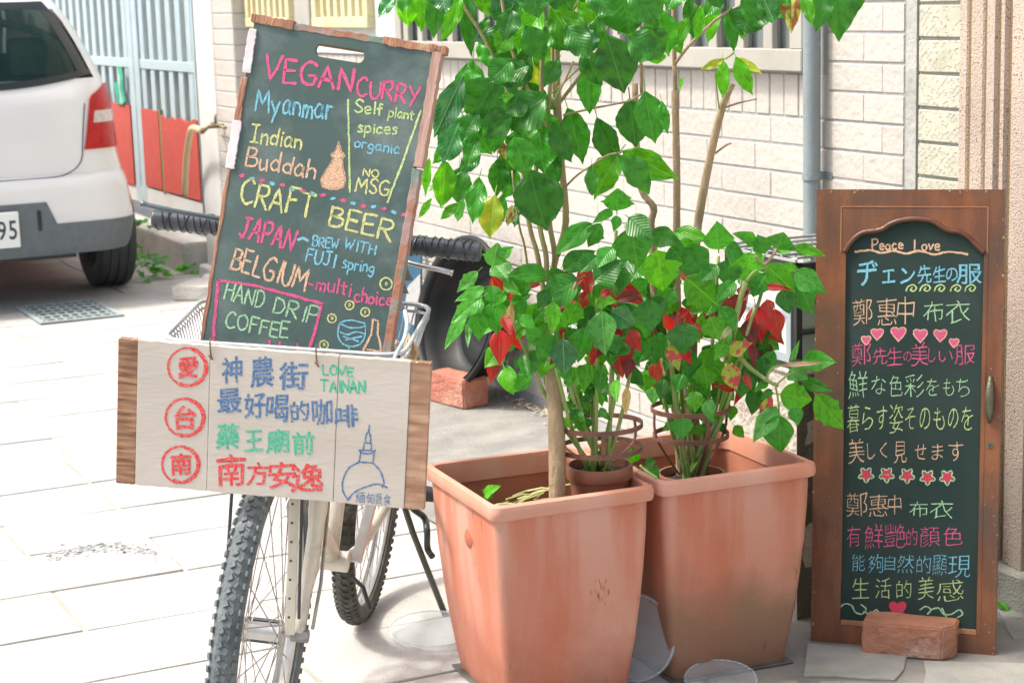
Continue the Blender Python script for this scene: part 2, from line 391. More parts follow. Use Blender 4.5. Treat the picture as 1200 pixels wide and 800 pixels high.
# ================================================================== house wall
M_mortar=mat('mortar_grey',(.37,.375,.36),(.31,.315,.305),30,.9,.3,200)
def tilemat(name,a,b,c3=None):
    m=mat(name,a,b,7,.5,.5,46,detail=3,contrast=(.3,.7),c3=tuple(x*.84 for x in a),s3=1.6,th3=(.50,.72),coord='World')
    return m
M_tile=[tilemat('tile_cream%d'%i,a,tuple(x*.95 for x in a)) for i,a in enumerate([(.49,.462,.42),(.505,.475,.43),(.475,.45,.408)])]
M_ytile=mat('tile_yellow',(.49,.485,.40),(.43,.425,.345),14,.45,0,42,stretch=(1,1,2),c3=(.38,.38,.29),s3=7,th3=(.52,.72),coord='World')
def crackle(m):
    n=m.node_tree.nodes; l=m.node_tree.links; b=n['Principled BSDF']; tc=n.new('ShaderNodeNewGeometry'); mp=n.new('ShaderNodeMapping'); mp.inputs['Rotation'].default_value=(R_(90),0,R_(64)); l.new(tc.outputs['Position'],mp.inputs[0])
    no=n.new('ShaderNodeTexNoise'); no.inputs['Scale'].default_value=30; l.new(mp.outputs[0],no.inputs['Vector']); mv=n.new('ShaderNodeMixRGB'); mv.blend_type='ADD'; mv.inputs[0].default_value=.012; l.new(mp.outputs[0],mv.inputs[1]); l.new(no.outputs['Color'],mv.inputs[2])
    br=n.new('ShaderNodeTexBrick'); br.inputs['Scale'].default_value=30; br.inputs['Mortar Size'].default_value=.035; br.offset=.37; br.squash=.6; br.squash_frequency=3; l.new(mv.outputs[0],br.inputs[0])
    r=n.new('ShaderNodeMapRange'); n2=n.new('ShaderNodeTexNoise'); n2.inputs['Scale'].default_value=55; l.new(mp.outputs[0],n2.inputs['Vector']); r.inputs[1].default_value=.47; r.inputs[2].default_value=.55; l.new(n2.outputs['Fac'],r.inputs[0])
    f=n.new('ShaderNodeMath'); f.operation='MULTIPLY'; l.new(br.outputs['Fac'],f.inputs[0]); l.new(r.outputs[0],f.inputs[1])
    src=b.inputs['Base Color'].links[0].from_socket; mx=n.new('ShaderNodeMix'); mx.data_type='RGBA'; l.new(f.outputs[0],mx.inputs[0]); l.new(src,mx.inputs[6]); mx.inputs[7].default_value=(.35,.345,.27,1); l.new(mx.outputs[2],b.inputs['Base Color'])
    bp=n.new('ShaderNodeBump'); bp.invert=True; bp.inputs['Strength'].default_value=.6; bp.inputs['Distance'].default_value=.004; l.new(f.outputs[0],bp.inputs['Height']); l.new(bp.outputs[0],b.inputs['Normal'])
crackle(M_ytile)
house=thing('tiled_house','cream brick-tiled house wall with barred windows behind the potted plants','house',WALLM)
HX=7.0
s=MB(); s.box(-2.24,2.885,-.25,.0005,-.1,3.2); wc=s.build('wall',M_mortar,house)
def tileme(L,H,mts,dep=.012,name='wall_tile'):
    out=[]
    for m in mts:
        b=MB(); b.box(-L/2,L/2,-dep,.004,-H/2,H/2); o=b.build(name,m,bevel=.0022,seg=1); out.append(o.data); bpy.data.objects.remove(o)
    return out
T1=tileme(.249,.070,M_tile,.006); T2=tileme(.064,.114,M_tile,.006)
tl=[]; rng=random.Random(11)
for k in range(0,14):
    zc=1.108-.077*k-.0385
    sh=-1.562 if k%2==1 else -1.641
    for j in range(-6,22):
        a=sh+.255*j; b=a+.255; a2=max(a,-2.238); b2=min(b,2.88)
        if b2-a2<.03: continue
        tl.append(((a2+b2)/2,zc,(b2-a2)-.0014,.0705,T1,.249))
for j in range(-10,66):
    a=-1.568+.07*j
    if a<-2.24+.3: continue
    tl.append((a+.035,1.108+.061,.064,.114,T2,.064))
for k in range(1,27):   # beside and above the window, up the wall
    zc=1.108+.077*k-.0385
    sh=-1.562 if k%2==1 else -1.641
    for j in range(-3,17):
        a=sh+.255*j; b=a+.255; a2=max(a,-2.238); b2=min(b,2.88)
        if zc<2.45: b2=min(b2,-1.915)
        elif zc>3.2: continue
        if b2-a2<.03: continue
        tl.append(((a2+b2)/2,zc,(b2-a2)-.0014,.0705,T1,.249))
def tkey(q):
    p=WALLM@Vector((q[0],0,q[1])); z=seen(p,30); return 99 if z is None else z[2]-(0 if 250<z[0] else -3)
tl.sort(key=tkey); st=MB()
for k,(x,z,L,H,T,L0) in enumerate(tl):
    dy=rng.uniform(-.0012,.0012); D=Matrix.Translation((x,dy,z))@Matrix.Rotation(rng.uniform(-.006,.006),4,'X')
    if k<299: inst('wall_tile',rng.choice(T),wc,D@Matrix.Diagonal((L/L0,1,1,1)))
    else: st.box(-L/2,L/2,-.012,.004,-H/2,H/2,D)
st.build('wall_tile',M_tile[0],wc,kind='stuff')
# barred window
M_alu=mat('window_aluminium',(.385,.375,.33),(.335,.325,.285),6,.4,.1,80)
M_glassd=mat('window_glass',(.19,.22,.22),(.14,.17,.17),3,.12,0)
M_dark=mat('dark_gap',(.05,.055,.055),None,1,.8)
win=MB(); win.box(-1.85,.98,.002,.03,1.235,2.42)
def window(t0,t1,z0,z1,fm,barw,pitch,proj,fw=.05):
    f=MB()
    f.box(t0,t1,0,proj,z0,z0+fw); f.box(t0,t1,0,proj,z1-fw,z1); f.box(t0,t0+fw,0,proj-.002,z0+fw,z1-fw); f.box(t1-fw,t1,0,proj-.002,z0+fw,z1-fw)
    w_=f.build('window',fm,house,bevel=.003)
    g=MB(); g.box(t0+fw*.8,t1-fw*.8,.001,.004,z0+fw*.8,z1-fw*.8); g.build('pane',M_glassd,w_)
    n=int((t1-t0-2*fw)/pitch)
    for i in range(1,n+1):
        x=t0+fw+pitch*i-pitch*.25
        if x>t1-fw: break
        b=MB(); b.box(x-barw/2,x+barw/2,proj-.022,proj-.004,z0+fw-.003,z1-fw+.003); b.build('bar',fm,w_,bevel=.002)
    return w_
window(-1.85,.98,1.235,2.42,M_alu,.045,.142,.045,.06)
M_yel=mat('window_yellow',(.62,.56,.33),(.56,.50,.28),6,.5)
M_plas=mat('plaster_grey',(.55,.56,.52),(.47,.49,.46),5,.85,.3,40)
window(1.26,1.92,1.345,2.1,M_yel,.03,.085,.05,.045)
window(2.23,2.86,1.345,2.1,M_yel,.03,.085,.05,.045)
s=MB(); s.box(1.0,2.88,-.004,.014,1.235,3.2); s.build('plaster_band',M_plas,house)
s=MB(); s.box(1.98,2.17,.014,.04,1.25,3.1); s.build('pilaster_strip',M_alu,house,bevel=.004)
# tiled pilaster
pil=thing('tiled_pilaster','narrow pale tiled pilaster beside the white gate post, with a garden tap','pilaster',WALLM)
s=MB(); s.box(2.8895,3.24,-.2,.1015,-.1,3.0); pc=s.build('pillar_core',M_mortar,pil)
TP=tileme(.35,.070,M_tile,.01); TS=tileme(.096,.07,M_tile,.01)
for k in range(28):
    z=.065+.077*k
    inst('tile',TP[k%3],pc,Matrix.Translation((3.055,.1,z))@Matrix.Diagonal((.9,1,1,1))); inst('tile',TP[(k+1)%3],pc,Matrix.Translation((3.23,.1,z))@Matrix.Diagonal((.07,1,1,1)))
    inst('tile',TS[(k+1)%3],pc,Matrix.Translation((2.891,.05,z))@Matrix.Rotation(R_(90),4,'Z'))
# grey concrete strip, yellow neighbour, washed-stone pillar
M_conc=mat('strip_concrete',(.40,.41,.38),(.30,.31,.29),9,.9,.5,50,c3=(.22,.23,.2),s3=14,th3=(.55,.7))
nb=thing('yellow_tiled_wall','pale yellow crackled tile wall strip between the cream wall and the washed-stone pillar','wall',WALLM)
s=MB(); s.box(-2.285,-2.243,-.25,.002,-.1,3.2); s.build('concrete_strip',M_conc,nb)
s=MB(); s.box(-2.50,-2.287,-.25,-.008,-.1,3.2); yc=s.build('wall',M_conc,nb)
TY=tileme(.205,.077,[M_ytile],.012)
for k in range(38): inst('wall_tile',TY[0],yc,Matrix.Translation((-2.393,-.004,1.283-.085*(k-12)))@Matrix.Rotation(random.uniform(-.01,.01),4,'Y'))
def washed(name,a):
    m=mat(name,a,tuple(x*.82 for x in a),3,.9,.5,230,detail=2,c3=(.15,.115,.08),s3=170,th3=(.585,.61)); return m
M_stuccow=mat('render_cream',(.47,.44,.39),(.41,.38,.335),3,.9,.4,60)
M_wash=washed('washed_stone',(.50,.415,.345)); 
# dirt gathers in the flutes: a soft brown wash as a second colour
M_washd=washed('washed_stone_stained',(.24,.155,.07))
pl_=thing('fluted_pillar','speckled washed-stone pillar with vertical flutes at the right edge','pillar',WALLM)
s=MB(); prof=[(-2.50,-.2),(-2.50,.03)]
fl=[(-2.515,.055),(-2.545,.06),(-2.552,.052),(-2.556,.052),(-2.562,.06),(-2.602,.06),(-2.609,.052),(-2.613,.052),(-2.619,.062),(-2.65,.066),(-2.656,.052),(-2.664,.052),(-2.67,.064),(-2.682,.064),(-2.688,.05),(-2.70,.05),(-2.71,.066),(-2.78,.072),(-2.785,.058),(-2.79,.058),(-2.795,.072),(-2.95,.075),(-3.05,.075)]
prof=prof+fl+[(-3.05,-.2)]
s.prism(prof,.10,3.2); pe=s.build('shaft',M_wash,pl_)
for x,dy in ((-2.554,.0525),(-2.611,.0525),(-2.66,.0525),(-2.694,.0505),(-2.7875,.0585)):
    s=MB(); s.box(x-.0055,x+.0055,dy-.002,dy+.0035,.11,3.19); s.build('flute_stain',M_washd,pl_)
s=MB(); s.box(-9.5,-3.052,-.25,.03,-.1,3.2,WALLM); o=s.build('neighbour_wall',M_stuccow); tag(o,'plain rendered wall continuing past the washed-stone pillar','wall')
M_plinth=mat('plinth_concrete',(.50,.50,.44),(.40,.40,.35),8,.9,.9,150,detail=2,c3=(.25,.28,.20),s3=9,th3=(.55,.75))
s=MB(); s.box(-3.08,-2.492,-.2,.10,-.05,.098); s.build('plinth',M_plinth,pl_,bevel=.006)
# drain pipe
M_pipe=mat('pipe_bluegrey',(.235,.285,.30),(.19,.235,.25),6,.5,.15,60,c3=(.45,.47,.46),s3=12,th3=(.62,.68))
pp=thing('drain_pipe','blue-grey drain pipe running up the cream tiled wall','pipe',WALLM@Matrix.Translation((-1.895,.042,0)))
s=MB(); s.tube([(0,0,.02),(0,0,3.1)],.0235,20); s.build('pipe',M_pipe,pp,smooth=True,auto=True)
for z in (.95,2.2):
    s=MB(); s.tube([(0,0,z),(0,0,z+.02)],.027,20); s.box(-.04,.04,-.042,-.036,z,z+.02); s.build('bracket',M_pipe,pp)
# rough pier with black cage on top
M_stucco=mat('stucco_rough',(.56,.51,.45),(.46,.42,.37),14,.95,1.0,55,c3=(.24,.22,.17),s3=2.2,th3=(.48,.66))
M_moss_shade=mat('pier_mossy_shaded',(.15,.14,.11),(.10,.10,.075),9,.95,.9,60,c3=(.24,.22,.18),s3=6,th3=(.55,.7))  # side turned from the sun: its shade is put into the mossy, stained colour
PC=gnd(934,728); PCL=WALLM.inverted()@PC
PM=WALLM@Matrix.Translation((PCL.x,PCL.y,0))
pier=thing('stucco_pier','rough stucco low pier between the right terracotta planter and the cupboard door','pier',PM)
s=MB(); 
g=MB()
nx,nz=16,26
def pface(ax):
    v=[];f=[]
    for i in range(nx+1):
        for k in range(nz+1):
            a=i/nx; z=.585*k/nz; e=.006*noise.noise(Vector((a*6,z*18,ax*5)))*(1 if 0<i<nx else 0)
            v.append((a*.36,e,z) if ax==0 else (e,-a*.52,z))
    for i in range(nx):
        for k in range(nz):
            A=i*(nz+1)+k; f.append((A,A+1,A+nz+2,A+nz+1))
    return v,f
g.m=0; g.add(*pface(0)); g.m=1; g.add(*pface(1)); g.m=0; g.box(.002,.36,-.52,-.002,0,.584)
pb=g.build('pier_body',[M_stucco,M_moss_shade],pier)
s=MB(); s.box(-.006,.366,-.53,.006,.586,.598); s.build('coping',M_stucco,pier,bevel=.005,seg=2)
M_blk=mat('black_steel',(.018,.02,.02),(.03,.032,.03),20,.45,.1,80)
M_bgrey=mat('bluegrey_frame',(.36,.42,.46),(.30,.36,.40),12,.5)
M_frost=mat('frosted_panel',(.62,.68,.66),(.52,.60,.56),4,.35,.05,30,trans=.0)
cage=thing('black_cage','black steel cage with frosted panels and lattice lid standing on the stucco pier','cage',PM@Matrix.Translation((0,0,.600)))
W,D,Hc=.30,.34,.245
s=MB()
for x in (0,W): 
    for y in (0,-D): s.box(x-.008+(.008 if x==0 else -.008),x+.008+(.008 if x==0 else -.008),y-.008-(.008 if y==0 else -.008),y+.008-(.008 if y==0 else -.008),0,Hc)
s.box(0,W,-.016,0,-.0+.0,.014); s.box(0,W,-.016,0,Hc-.035,Hc); s.box(0,.016,-D,0,Hc-.035,Hc-.001); s.box(0,.016,-D,0,0.001,.015)
s.box(W-.016,W,-D,0,Hc-.034,Hc-.002); s.box(0,W,-D,-D+.016,Hc-.034,Hc-.002)
cf=s.build('frame',M_blk,cage)
for z in (.085,.155):
    s=MB(); s.tube([(.004,-D+.01,z),(.004,-.01,z)],.006,8); s.build('rail',M_blk,cage,smooth=True)
s=MB(); s.box(.020,W-.02,-.010,-.006,.03,Hc-.04); p_=s.build('front_panel',M_frost,cage)
s=MB(); s.box(.018,W-.018,-.006,.004,.014,.034); s.box(.018,.036,-.0055,.004,.034,Hc-.04); s.box(.036,W-.018,-.0052,.0035,.12,.132); s.build('panel_frame',M_bgrey,cage)
s=MB(); s.box(.010,.013,-D+.018,-.018,.012,Hc-.04); s.build('end_panel',mat('frosted_green',(.42,.52,.45),(.34,.45,.38),4,.4),cage)
M_lat=mat('lattice_grey',(.42,.44,.44),(.34,.36,.36),10,.5)
s=MB()
for i in range(9): s.beam((0.0,-D*i/8,Hc+.006),(W,-D*i/8,Hc+.006),.006,.006)
for i in range(6): s.beam((W*i/5,-D,Hc+.013),(W*i/5,0,Hc+.013),.006,.006)
s.build('lattice_lid',M_lat,cage)
# ================================================================== gate
M_gblue=mat('gate_blue',(.40,.50,.53),(.35,.45,.48),9,.55,.1,60,c3=(.55,.56,.52),s3=8,th3=(.62,.7))
M_gcream=mat('gate_cream',(.66,.63,.54),(.56,.54,.47),10,.6,.1,50)
M_red=mat('board_red',(.50,.075,.055),(.42,.06,.045),18,.6,.25,60,stretch=(3,3,.4),c3=(.68,.20,.15),s3=14,th3=(.6,.75))
M_white=mat('post_white',(.60,.60,.575),(.54,.54,.52),5,.7,.2,50,c3=(.50,.50,.47),s3=6,th3=(.62,.8))
gate=thing('metal_gate','pale blue metal gate with vertical bars and red lower boards behind the white car','gate',WALLM@Matrix.Translation((3.92,-.02,0)))
GL=5.2
s=MB(); s.box(0,GL,-.02,.02,.30,.39); s.box(0,GL,-.018,.018,1.096,1.15); s.box(0,GL,-.02,.02,2.1,2.16); s.box(0,.03,-.021,.021,.30,2.16); s.build('gate_frame',M_gblue,gate,bevel=.002)
s=MB(); s.box(.002,GL,-.03,.024,.285,.388); s.build('kick_rail',M_white,gate,bevel=.002)
for x in (1.195,1.32,3.6):
    s=MB(); s.box(x-.055,x+.055,-.022,.026,.30,2.2); s.build('stile',M_gblue,gate,bevel=.003)
for i in range(27):
    x=.12+.195*i
    if any(abs(x-q)<.09 for q in (1.195,1.32,3.6)): continue
    s=MB(); s.box(x-.045,x+.045,-.016,.012,.39,2.1); s.build('bar',M_gblue,gate,bevel=.004)
s=MB()
for i in range(53): s.box(.0975*i,.0975*i+.06,-.052,-.04,.32,2.1)
s.box(0,GL,-.058,-.050,.32,2.1)
s.build('backing_sheet',M_gcream,gate)
def redboard(x0,x1,z0,z1,rag=0):
    s=MB(); P=[(x0,z0),(x1,z0)]
    n=14
    for i in range(n+1):
        x=x1+(x0-x1)*i/n; P.append((x,z1+(random.uniform(-.022,.006) if rag else random.uniform(-.004,.004))*(1 if 0<i<n else 0)))
    M=Matrix(((1,0,0,0),(0,0,-1,.024),(0,1,0,0),(0,0,0,1)))
    s.prism(P,-.008,0,M); s.build('red_board',M_red,gate)
redboard(.0,.715,.40,.84,1); redboard(.76,1.13,.40,.86); redboard(1.39,2.3,.38,.87); redboard(2.32,3.5,.38,.87)
s=MB(); s.box(.722,.75,.012,.03,.38,.87); s.build('strap',mat('strap_green',(.14,.25,.10),(.22,.2,.08),9,.6),gate)
M_rib=mat('ribbon_green',(.03,.42,.24),(.02,.34,.2),9,.6)
def ribbon(pts,w):
    s=MB(); v=[];f=[]
    for i,(x,z) in enumerate(pts): v+=[(x-w/2*(1-.6*abs(.5-i/len(pts))),.045+.006*math.sin(i*1.7),z),(x+w/2,.047+.008*math.cos(i),z)]
    for i in range(len(pts)-1): f.append((2*i,2*i+1,2*i+3,2*i+2))
    s.add(v,f); s.add([(a,b-.002,c) for a,b,c in v],f)
    return s
rb=thing('green_ribbon','two bright green plastic strips tied to the gate bars above the red boards','ribbon',WALLM@Matrix.Translation((3.92,-.02,0)))
for P in ([(1.5,1.1),(1.46,1.03),(1.52,.97),(1.48,.90),(1.55,.87)],[(1.95,.99),(1.9,.93),(2.0,.9),(1.92,.86)],[(1.62,1.0),(1.58,.93),(1.62,.87)]):
    ribbon(P,.08).build('strip',M_rib,rb)
post=thing('gate_post','white plastered gate post between the blue gate and the tiled pilaster','post',WALLM)
s=MB(); s.box(3.25,3.575,-.15,.10,0,3.0); s.build('post_body',M_white,post,bevel=.03,seg=4)
s=MB(); s.box(3.235,3.60,-.16,.14,0,.10); s.box(3.576,3.90,-.2,-.01,0,3.0); s.build('post_base',M_white,post,bevel=.01)
# tap + hose
tap=thing('garden_tap','small brass tap with a tan rubber hose drooping beside the gate post','tap',WALLM@Matrix.Translation((3.13,.115,.855)))
M_brass=mat('brass_old',(.25,.20,.10),(.16,.14,.08),20,.5,0,50,metal=.6)
s=MB(); s.tube([(0,-.03,0),(0,.07,0),(.02,.10,-.03)],.011,10); s.build('spout',M_brass,tap,smooth=True)
s=MB(); s.tube([(-.16,.03,.0),(.06,.03,.012)],.008,8); s.tube([(0,.03,0),(0,.03,.06)],.008,8); s.build('lever',M_brass,tap,smooth=True)
M_hose=mat('hose_tan',(.62,.50,.30),(.55,.43,.25),9,.5)
s=MB(); s.tube(catmull([(.02,.10,-.02),(.14,.11,-.012),(.32,.08,-.08),(.47,.06,-.22),(.56,.05,-.39)],6),.017,10); s.build('hose',M_hose,tap,smooth=True)
# threshold behind/under the gate, kerb
M_kerb=mat('kerb_concrete',(.56,.55,.50),(.46,.45,.41),7,.9,.6,50,c3=(.30,.33,.24),s3=6,th3=(.55,.75))
s=MB(); s.box(3.96,9.6,-2.6,.12,-.05,.175,WALLM); th=tag(s.build('threshold_pavement',M_kerb,bevel=.015,seg=2),kind='structure')
s=MB(); s.box(9.62,16,-.3,0,-.1,3,WALLM); s.build('far_wall',M_white,label='white rendered wall beyond the pale blue gate')
o=bpy.data.objects['far_wall']; tag(o,'plain white rendered wall beyond the far end of the blue gate','wall')
s=MB(); s.box(3.9,9.6,-2.9,-2.62,-.1,3.2,WALLM); o=s.build('yard_wall',M_white); tag(o,'white yard wall behind the bars of the blue gate','wall')
s=MB(); s.tube([WALLM@Vector((2.6,.155,.05)),WALLM@Vector((3.30,.185,.055))],.035,12); o=s.build('floor_pipe',M_white,smooth=True,auto=True); tag(o,'fat white pipe lying along the foot of the tiled pilaster','pipe')
# loose stone block near the basket
def rough_block(name,lab,cat,M,sx,sy,sz,m,group=None,amp=.006,chip=None,n=7,seed=0):
    bm=bmesh.new(); bmesh.ops.create_cube(bm,size=1)
    bmesh.ops.scale(bm,vec=(sx,sy,sz),verts=bm.verts); bmesh.ops.translate(bm,vec=(0,0,sz/2),verts=bm.verts)
    if chip:
        co,no=chip; r=bmesh.ops.bisect_plane(bm,geom=bm.verts[:]+bm.edges[:]+bm.faces[:],plane_co=co,plane_no=no,clear_outer=True)
        es=[e for e in bm.edges if e.is_boundary]; bmesh.ops.holes_fill(bm,edges=es)
    es=[e for e in bm.edges if e.calc_length()>.02]
    bmesh.ops.bevel(bm,geom=es,offset=min(sx,sy,sz)*.05,segments=2,affect='EDGES',clamp_overlap=True)
    bmesh.ops.triangulate(bm,faces=bm.faces)
    for _ in range(3):
        es=[e for e in bm.edges if e.calc_length()>min(sx,sy,sz)*.22]
        if es: bmesh.ops.subdivide_edges(bm,edges=es,cuts=1); bmesh.ops.triangulate(bm,faces=bm.faces)
    for v in bm.verts:
        p=v.co*25+Vector((seed,seed,0)); v.co+=noise.noise_vector(p)*amp*.6+noise.noise_vector(p*3)*amp*.35
        if v.co.z<0: v.co.z=0
    me=bpy.data.meshes.new(name); bm.to_mesh(me); bm.free(); me.materials.append(m)
    o=link(bpy.data.objects.new(name,me)); o.matrix_basis=M; MW[o.name]=M
    return tag(o,lab,cat,group)
q=gnd(237,352)
rough_block('stone_block','pale stone block lying on the paving left of the chalkboard','stone',Matrix.Translation(q+Vector((.02,.12,.004)))@Matrix.Rotation(R_(-12),4,'Z'),.28,.3,.07,M_kerb,seed=4)
# ================================================================== chalk colours
def chalk(name,c,board=(.05,.075,.07),lo=.34,hi=.60):
    return mat(name,tuple(x*.38+b*.62 for x,b in zip(c,board)),c,420,.95,.2,500,detail=4,contrast=(lo,hi),spec=.1)
CH=dict(pink=chalk('chalk_pink',(.80,.13,.30)),blue=chalk('chalk_blue',(.25,.62,.78)),yel=chalk('chalk_yellow',(.74,.76,.30)),peach=chalk('chalk_peach',(.85,.55,.36)),
 green=chalk('chalk_green',(.45,.76,.45)),yg=chalk('chalk_yellowgreen',(.60,.78,.32)),white=chalk('chalk_white',(.78,.76,.70)),red=chalk('chalk_red',(.70,.06,.12)))
# ================================================================== bicycle
BP=(-0.380,4.318,-0.1212,0.1118,0.0141)
f_=Vector((math.sin(BP[2]),-math.cos(BP[2]),0)); l_=Vector((math.cos(BP[2]),math.sin(BP[2]),0))
BM=Matrix((f_,l_,Vector((0,0,1)))).transposed().to_4x4()
BM=Matrix.Translation((BP[0],BP[1],.004))@Matrix.Rotation(-BP[3],4,f_)@BM
bike=thing('bicycle','old silver bicycle with knobbly tyres, wire basket and tape-wrapped handlebar grips, facing the camera','bicycle',BM)
M_tyre=mat('tyre_rubber',(.075,.095,.10),(.15,.175,.18),14,.75,.5,120,c3=(.24,.25,.24),s3=7,th3=(.58,.72))
M_tyre2=mat('tyre_rubber_dark',(.04,.045,.035),(.08,.085,.07),14,.75,.5,120,c3=(.16,.16,.13),s3=7,th3=(.55,.7))
M_alloy=mat('alloy_silver',(.62,.62,.60),(.52,.52,.50),20,.28,.05,90,metal=.85,c3=(.40,.36,.30),s3=12,th3=(.6,.75))
M_frame=mat('frame_silver_cream',(.66,.62,.52),(.56,.53,.45),12,.38,.1,60,c3=(.36,.28,.18),s3=16,th3=(.58,.75),metal=.25)
M_steel=mat('steel_dull',(.38,.38,.36),(.28,.27,.25),30,.35,.1,90,metal=.8,c3=(.25,.14,.08),s3=18,th3=(.56,.72))
M_spoke=mat('spoke_steel',(.42,.41,.40),(.30,.27,.25),30,.35,0,90,metal=.7)
M_blkpl=mat('black_plastic',(.03,.035,.04),(.05,.055,.06),20,.4,.1,80)
M_tape=mat('grip_tape',(.04,.05,.058),(.065,.075,.085),30,.32,0,150)
WR=.33
def Rx(a,ax): return Matrix.Rotation(a,4,ax)
def wheel(hubc,parent_M,tm,seed,dark):
    """wheel in bike space: centre hubc, axle along y"""
    M=parent_M@Matrix.Translation(hubc)@Rx(R_(90),'X')    # local z = axle
    rim=MB(); rim.lathe([(.282,-.011),(.296,-.013),(.296,.013),(.282,.011),(.277,.006),(.277,-.006),(.282,-.011)],72,M)
    w_=rim.build('wheel',M_alloy,bike,smooth=True,auto=True)
    t=MB(); P=[]
    for k in range(13):
        a=-2.35+4.7*k/12; P.append((.303+.025*math.cos(a),.0245*math.sin(a)))
    P.append((.285,-.010)); P.insert(0,P[-1])
    t.lathe(P,96,M)
    # knobs
    rr=random.Random(seed); n=92
    for i in range(n):
        a=2*math.pi*i/n
        for row,(ph,ww,dd,tilt) in enumerate(((0,.010,.0055,.4),(.5,.010,.0055,-.4),(0,.009,.007,0),(0.5,.009,.007,0))):
            aa=a+ph*2*math.pi/n
            if row<2: q=.20*(1 if row==0 else -1)
            else: q=.95*(1 if row==2 else -1)
            r=.303+.0245*math.cos(q); z=.0245*math.sin(q)
            K=M@Matrix.Rotation(aa,4,'Z')@Matrix.Translation((r,0,z))@Matrix.Rotation(-q,4,'Y')@Matrix.Rotation(tilt,4,'X')
            t.box(-.003,dd*.7,-.0052,.0052,-ww/2,ww/2,K)
    ty=t.build('tyre',tm,w_)
    hb=MB(); hb.lathe([(.0,-.055),(.006,-.055),(.006,-.037),(.020,-.036),(.020,-.031),(.0165,-.027),(.0165,.027),(.020,.031),(.020,.036),(.006,.037),(.006,.055),(0,.055)],20,M); hb.build('hub',M_alloy,w_,smooth=True,auto=True)
    for i in range(36):
        sg=1 if i%2 else -1; a=2*math.pi*i/36; cross=(.9 if (i//2)%2 else -.9)
        p=Vector((.019*math.cos(a+cross),.019*math.sin(a+cross),sg*.033)); q=Vector((.279*math.cos(a),.279*math.sin(a),sg*.003))
        s=MB(); s.tube([M@p,M@q],.00115,5); s.build('spoke',M_spoke,w_)
    return w_
S_ax=Vector((-.34,0,.94)).normalized(); SPT=Vector((.98,0,.6))
STEER=Matrix.Translation(SPT)@Matrix.Rotation(BP[4],4,S_ax)@Matrix.Translation(-SPT)
wheel((1.04,0,WR),STEER,M_tyre,1,0); wheel((0,0,WR),Matrix(),M_tyre2,2,1)
def part(name,m,fn,**k):
    s=MB(); fn(s); return s.build(name,m,bike,**k)
def st(p): return STEER@Vector(p)
# fork: blades, crown
for sg in (1,-1):
    part('fork_blade',M_frame,lambda s:s.tube([st(p) for p in catmull([(.938,(.064 if sg==1 else .052)*sg,.72),(.965,(.072 if sg==1 else .052)*sg,.60),(.995,(.072 if sg==1 else .054)*sg,.47),(1.04,(.066 if sg==1 else .056)*sg,.335)],5)],[.0185]*4+[.0175]*4+[.0145]*4+[.011]*4,14),smooth=True,auto=True)
part('fork_crown',M_frame,lambda s:s.tube([st(p) for p in [(.935,-.06,.715),(.937,0,.735),(.935,.06,.715)]],.018,10),smooth=True)
def fn(s):
    s.tube([st((.938,0,.72)),st((.868,0,.915))],.020,14)
part('head_tube',M_frame,fn,smooth=True,auto=True)
part('down_tube',M_frame,lambda s:s.tube([(.925,0,.70),(.72,0,.475),(.44,0,.29)],.021,14),smooth=True)
part('top_tube',M_frame,lambda s:s.tube(catmull([(.90,0,.79),(.66,0,.60),(.34,0,.50)],4),.016,12),smooth=True)
part('seat_tube',M_frame,lambda s:s.tube([(.44,0,.28),(.30,0,.72)],.0155,12),smooth=True)
part('seat_post',M_alloy,lambda s:s.tube([(.305,0,.70),(.262,0,.86)],.0125,12),smooth=True)
part('bottom_bracket',M_frame,lambda s:s.tube([(.44,-.038,.28),(.44,.038,.28)],.023,16),smooth=True,auto=True)
for sg in (1,-1):
    part('chain_stay',M_frame,lambda s:s.tube([(.43,.028*sg,.28),(.36,.045*sg,.285),(.2,.055*sg,.305),(0,.062*sg,.33)],.011,10,flat=(1,1.3)),smooth=True)
    part('seat_stay',M_frame,lambda s:s.tube([(.315,.02*sg,.66),(.22,.045*sg,.56),(0,.064*sg,.335)],.009,10),smooth=True)
    # perforated basket stays from the axle
    def fn(s,sg=sg):
        a=st((1.055,(.052 if sg==1 else .072)*sg,.335)); b=Vector((1.03,(.036 if sg==1 else .075)*sg,.70))
        s.beam(a,b,.003,.018,up=(0,1,0)) if sg==1 else s.tube([a,b],.0035,6)
    o=part('basket_stay',M_frame if sg==1 else M_blkpl,fn,bevel=.001)
    if sg==1:
        for k in range(9):
            t_=.1+.095*k; a=st((1.055,.052*sg,.335)); b=Vector((1.03,.036*sg,.70)); c=a.lerp(b,t_)
            s=MB(); s.tube([c+Vector((.0118,0,0)),c+Vector((.0125,0,0))],.0026,8); s.build('stay_hole',M_blkpl,o)
# axle nuts
for sg in (1,-1):
    part('axle_nut',M_steel,lambda s:s.tube([st((1.04,.052*sg,.33)),st((1.04,.084*sg,.33))],[.0125,.0125],6))
    part('axle_nut',M_steel,lambda s:s.tube([(0,.06*sg,.33),(0,.085*sg,.33)],.011,6))
# mudguard stay, brake cables, brake rod
part('brake_cable',M_blkpl,lambda s:s.tube([st(p) for p in catmull([(.85,.05,.93),(.99,.055,.82),(1.04,.054,.66),(1.055,.062,.48),(1.062,.068,.37)],6)],.003,6),smooth=True)
part('brake_cable',M_blkpl,lambda s:s.tube(catmull([(.84,-.06,.95),(.96,-.10,.84),(1.02,-.135,.70),(.98,-.12,.60),(.9,-.06,.62)],6),.003,6),smooth=True)
part('cable_rod',M_steel,lambda s:s.tube([(.93,.085,.62),(1.0,.092,.42),(1.04,.09,.345)],.0035,6),smooth=True)
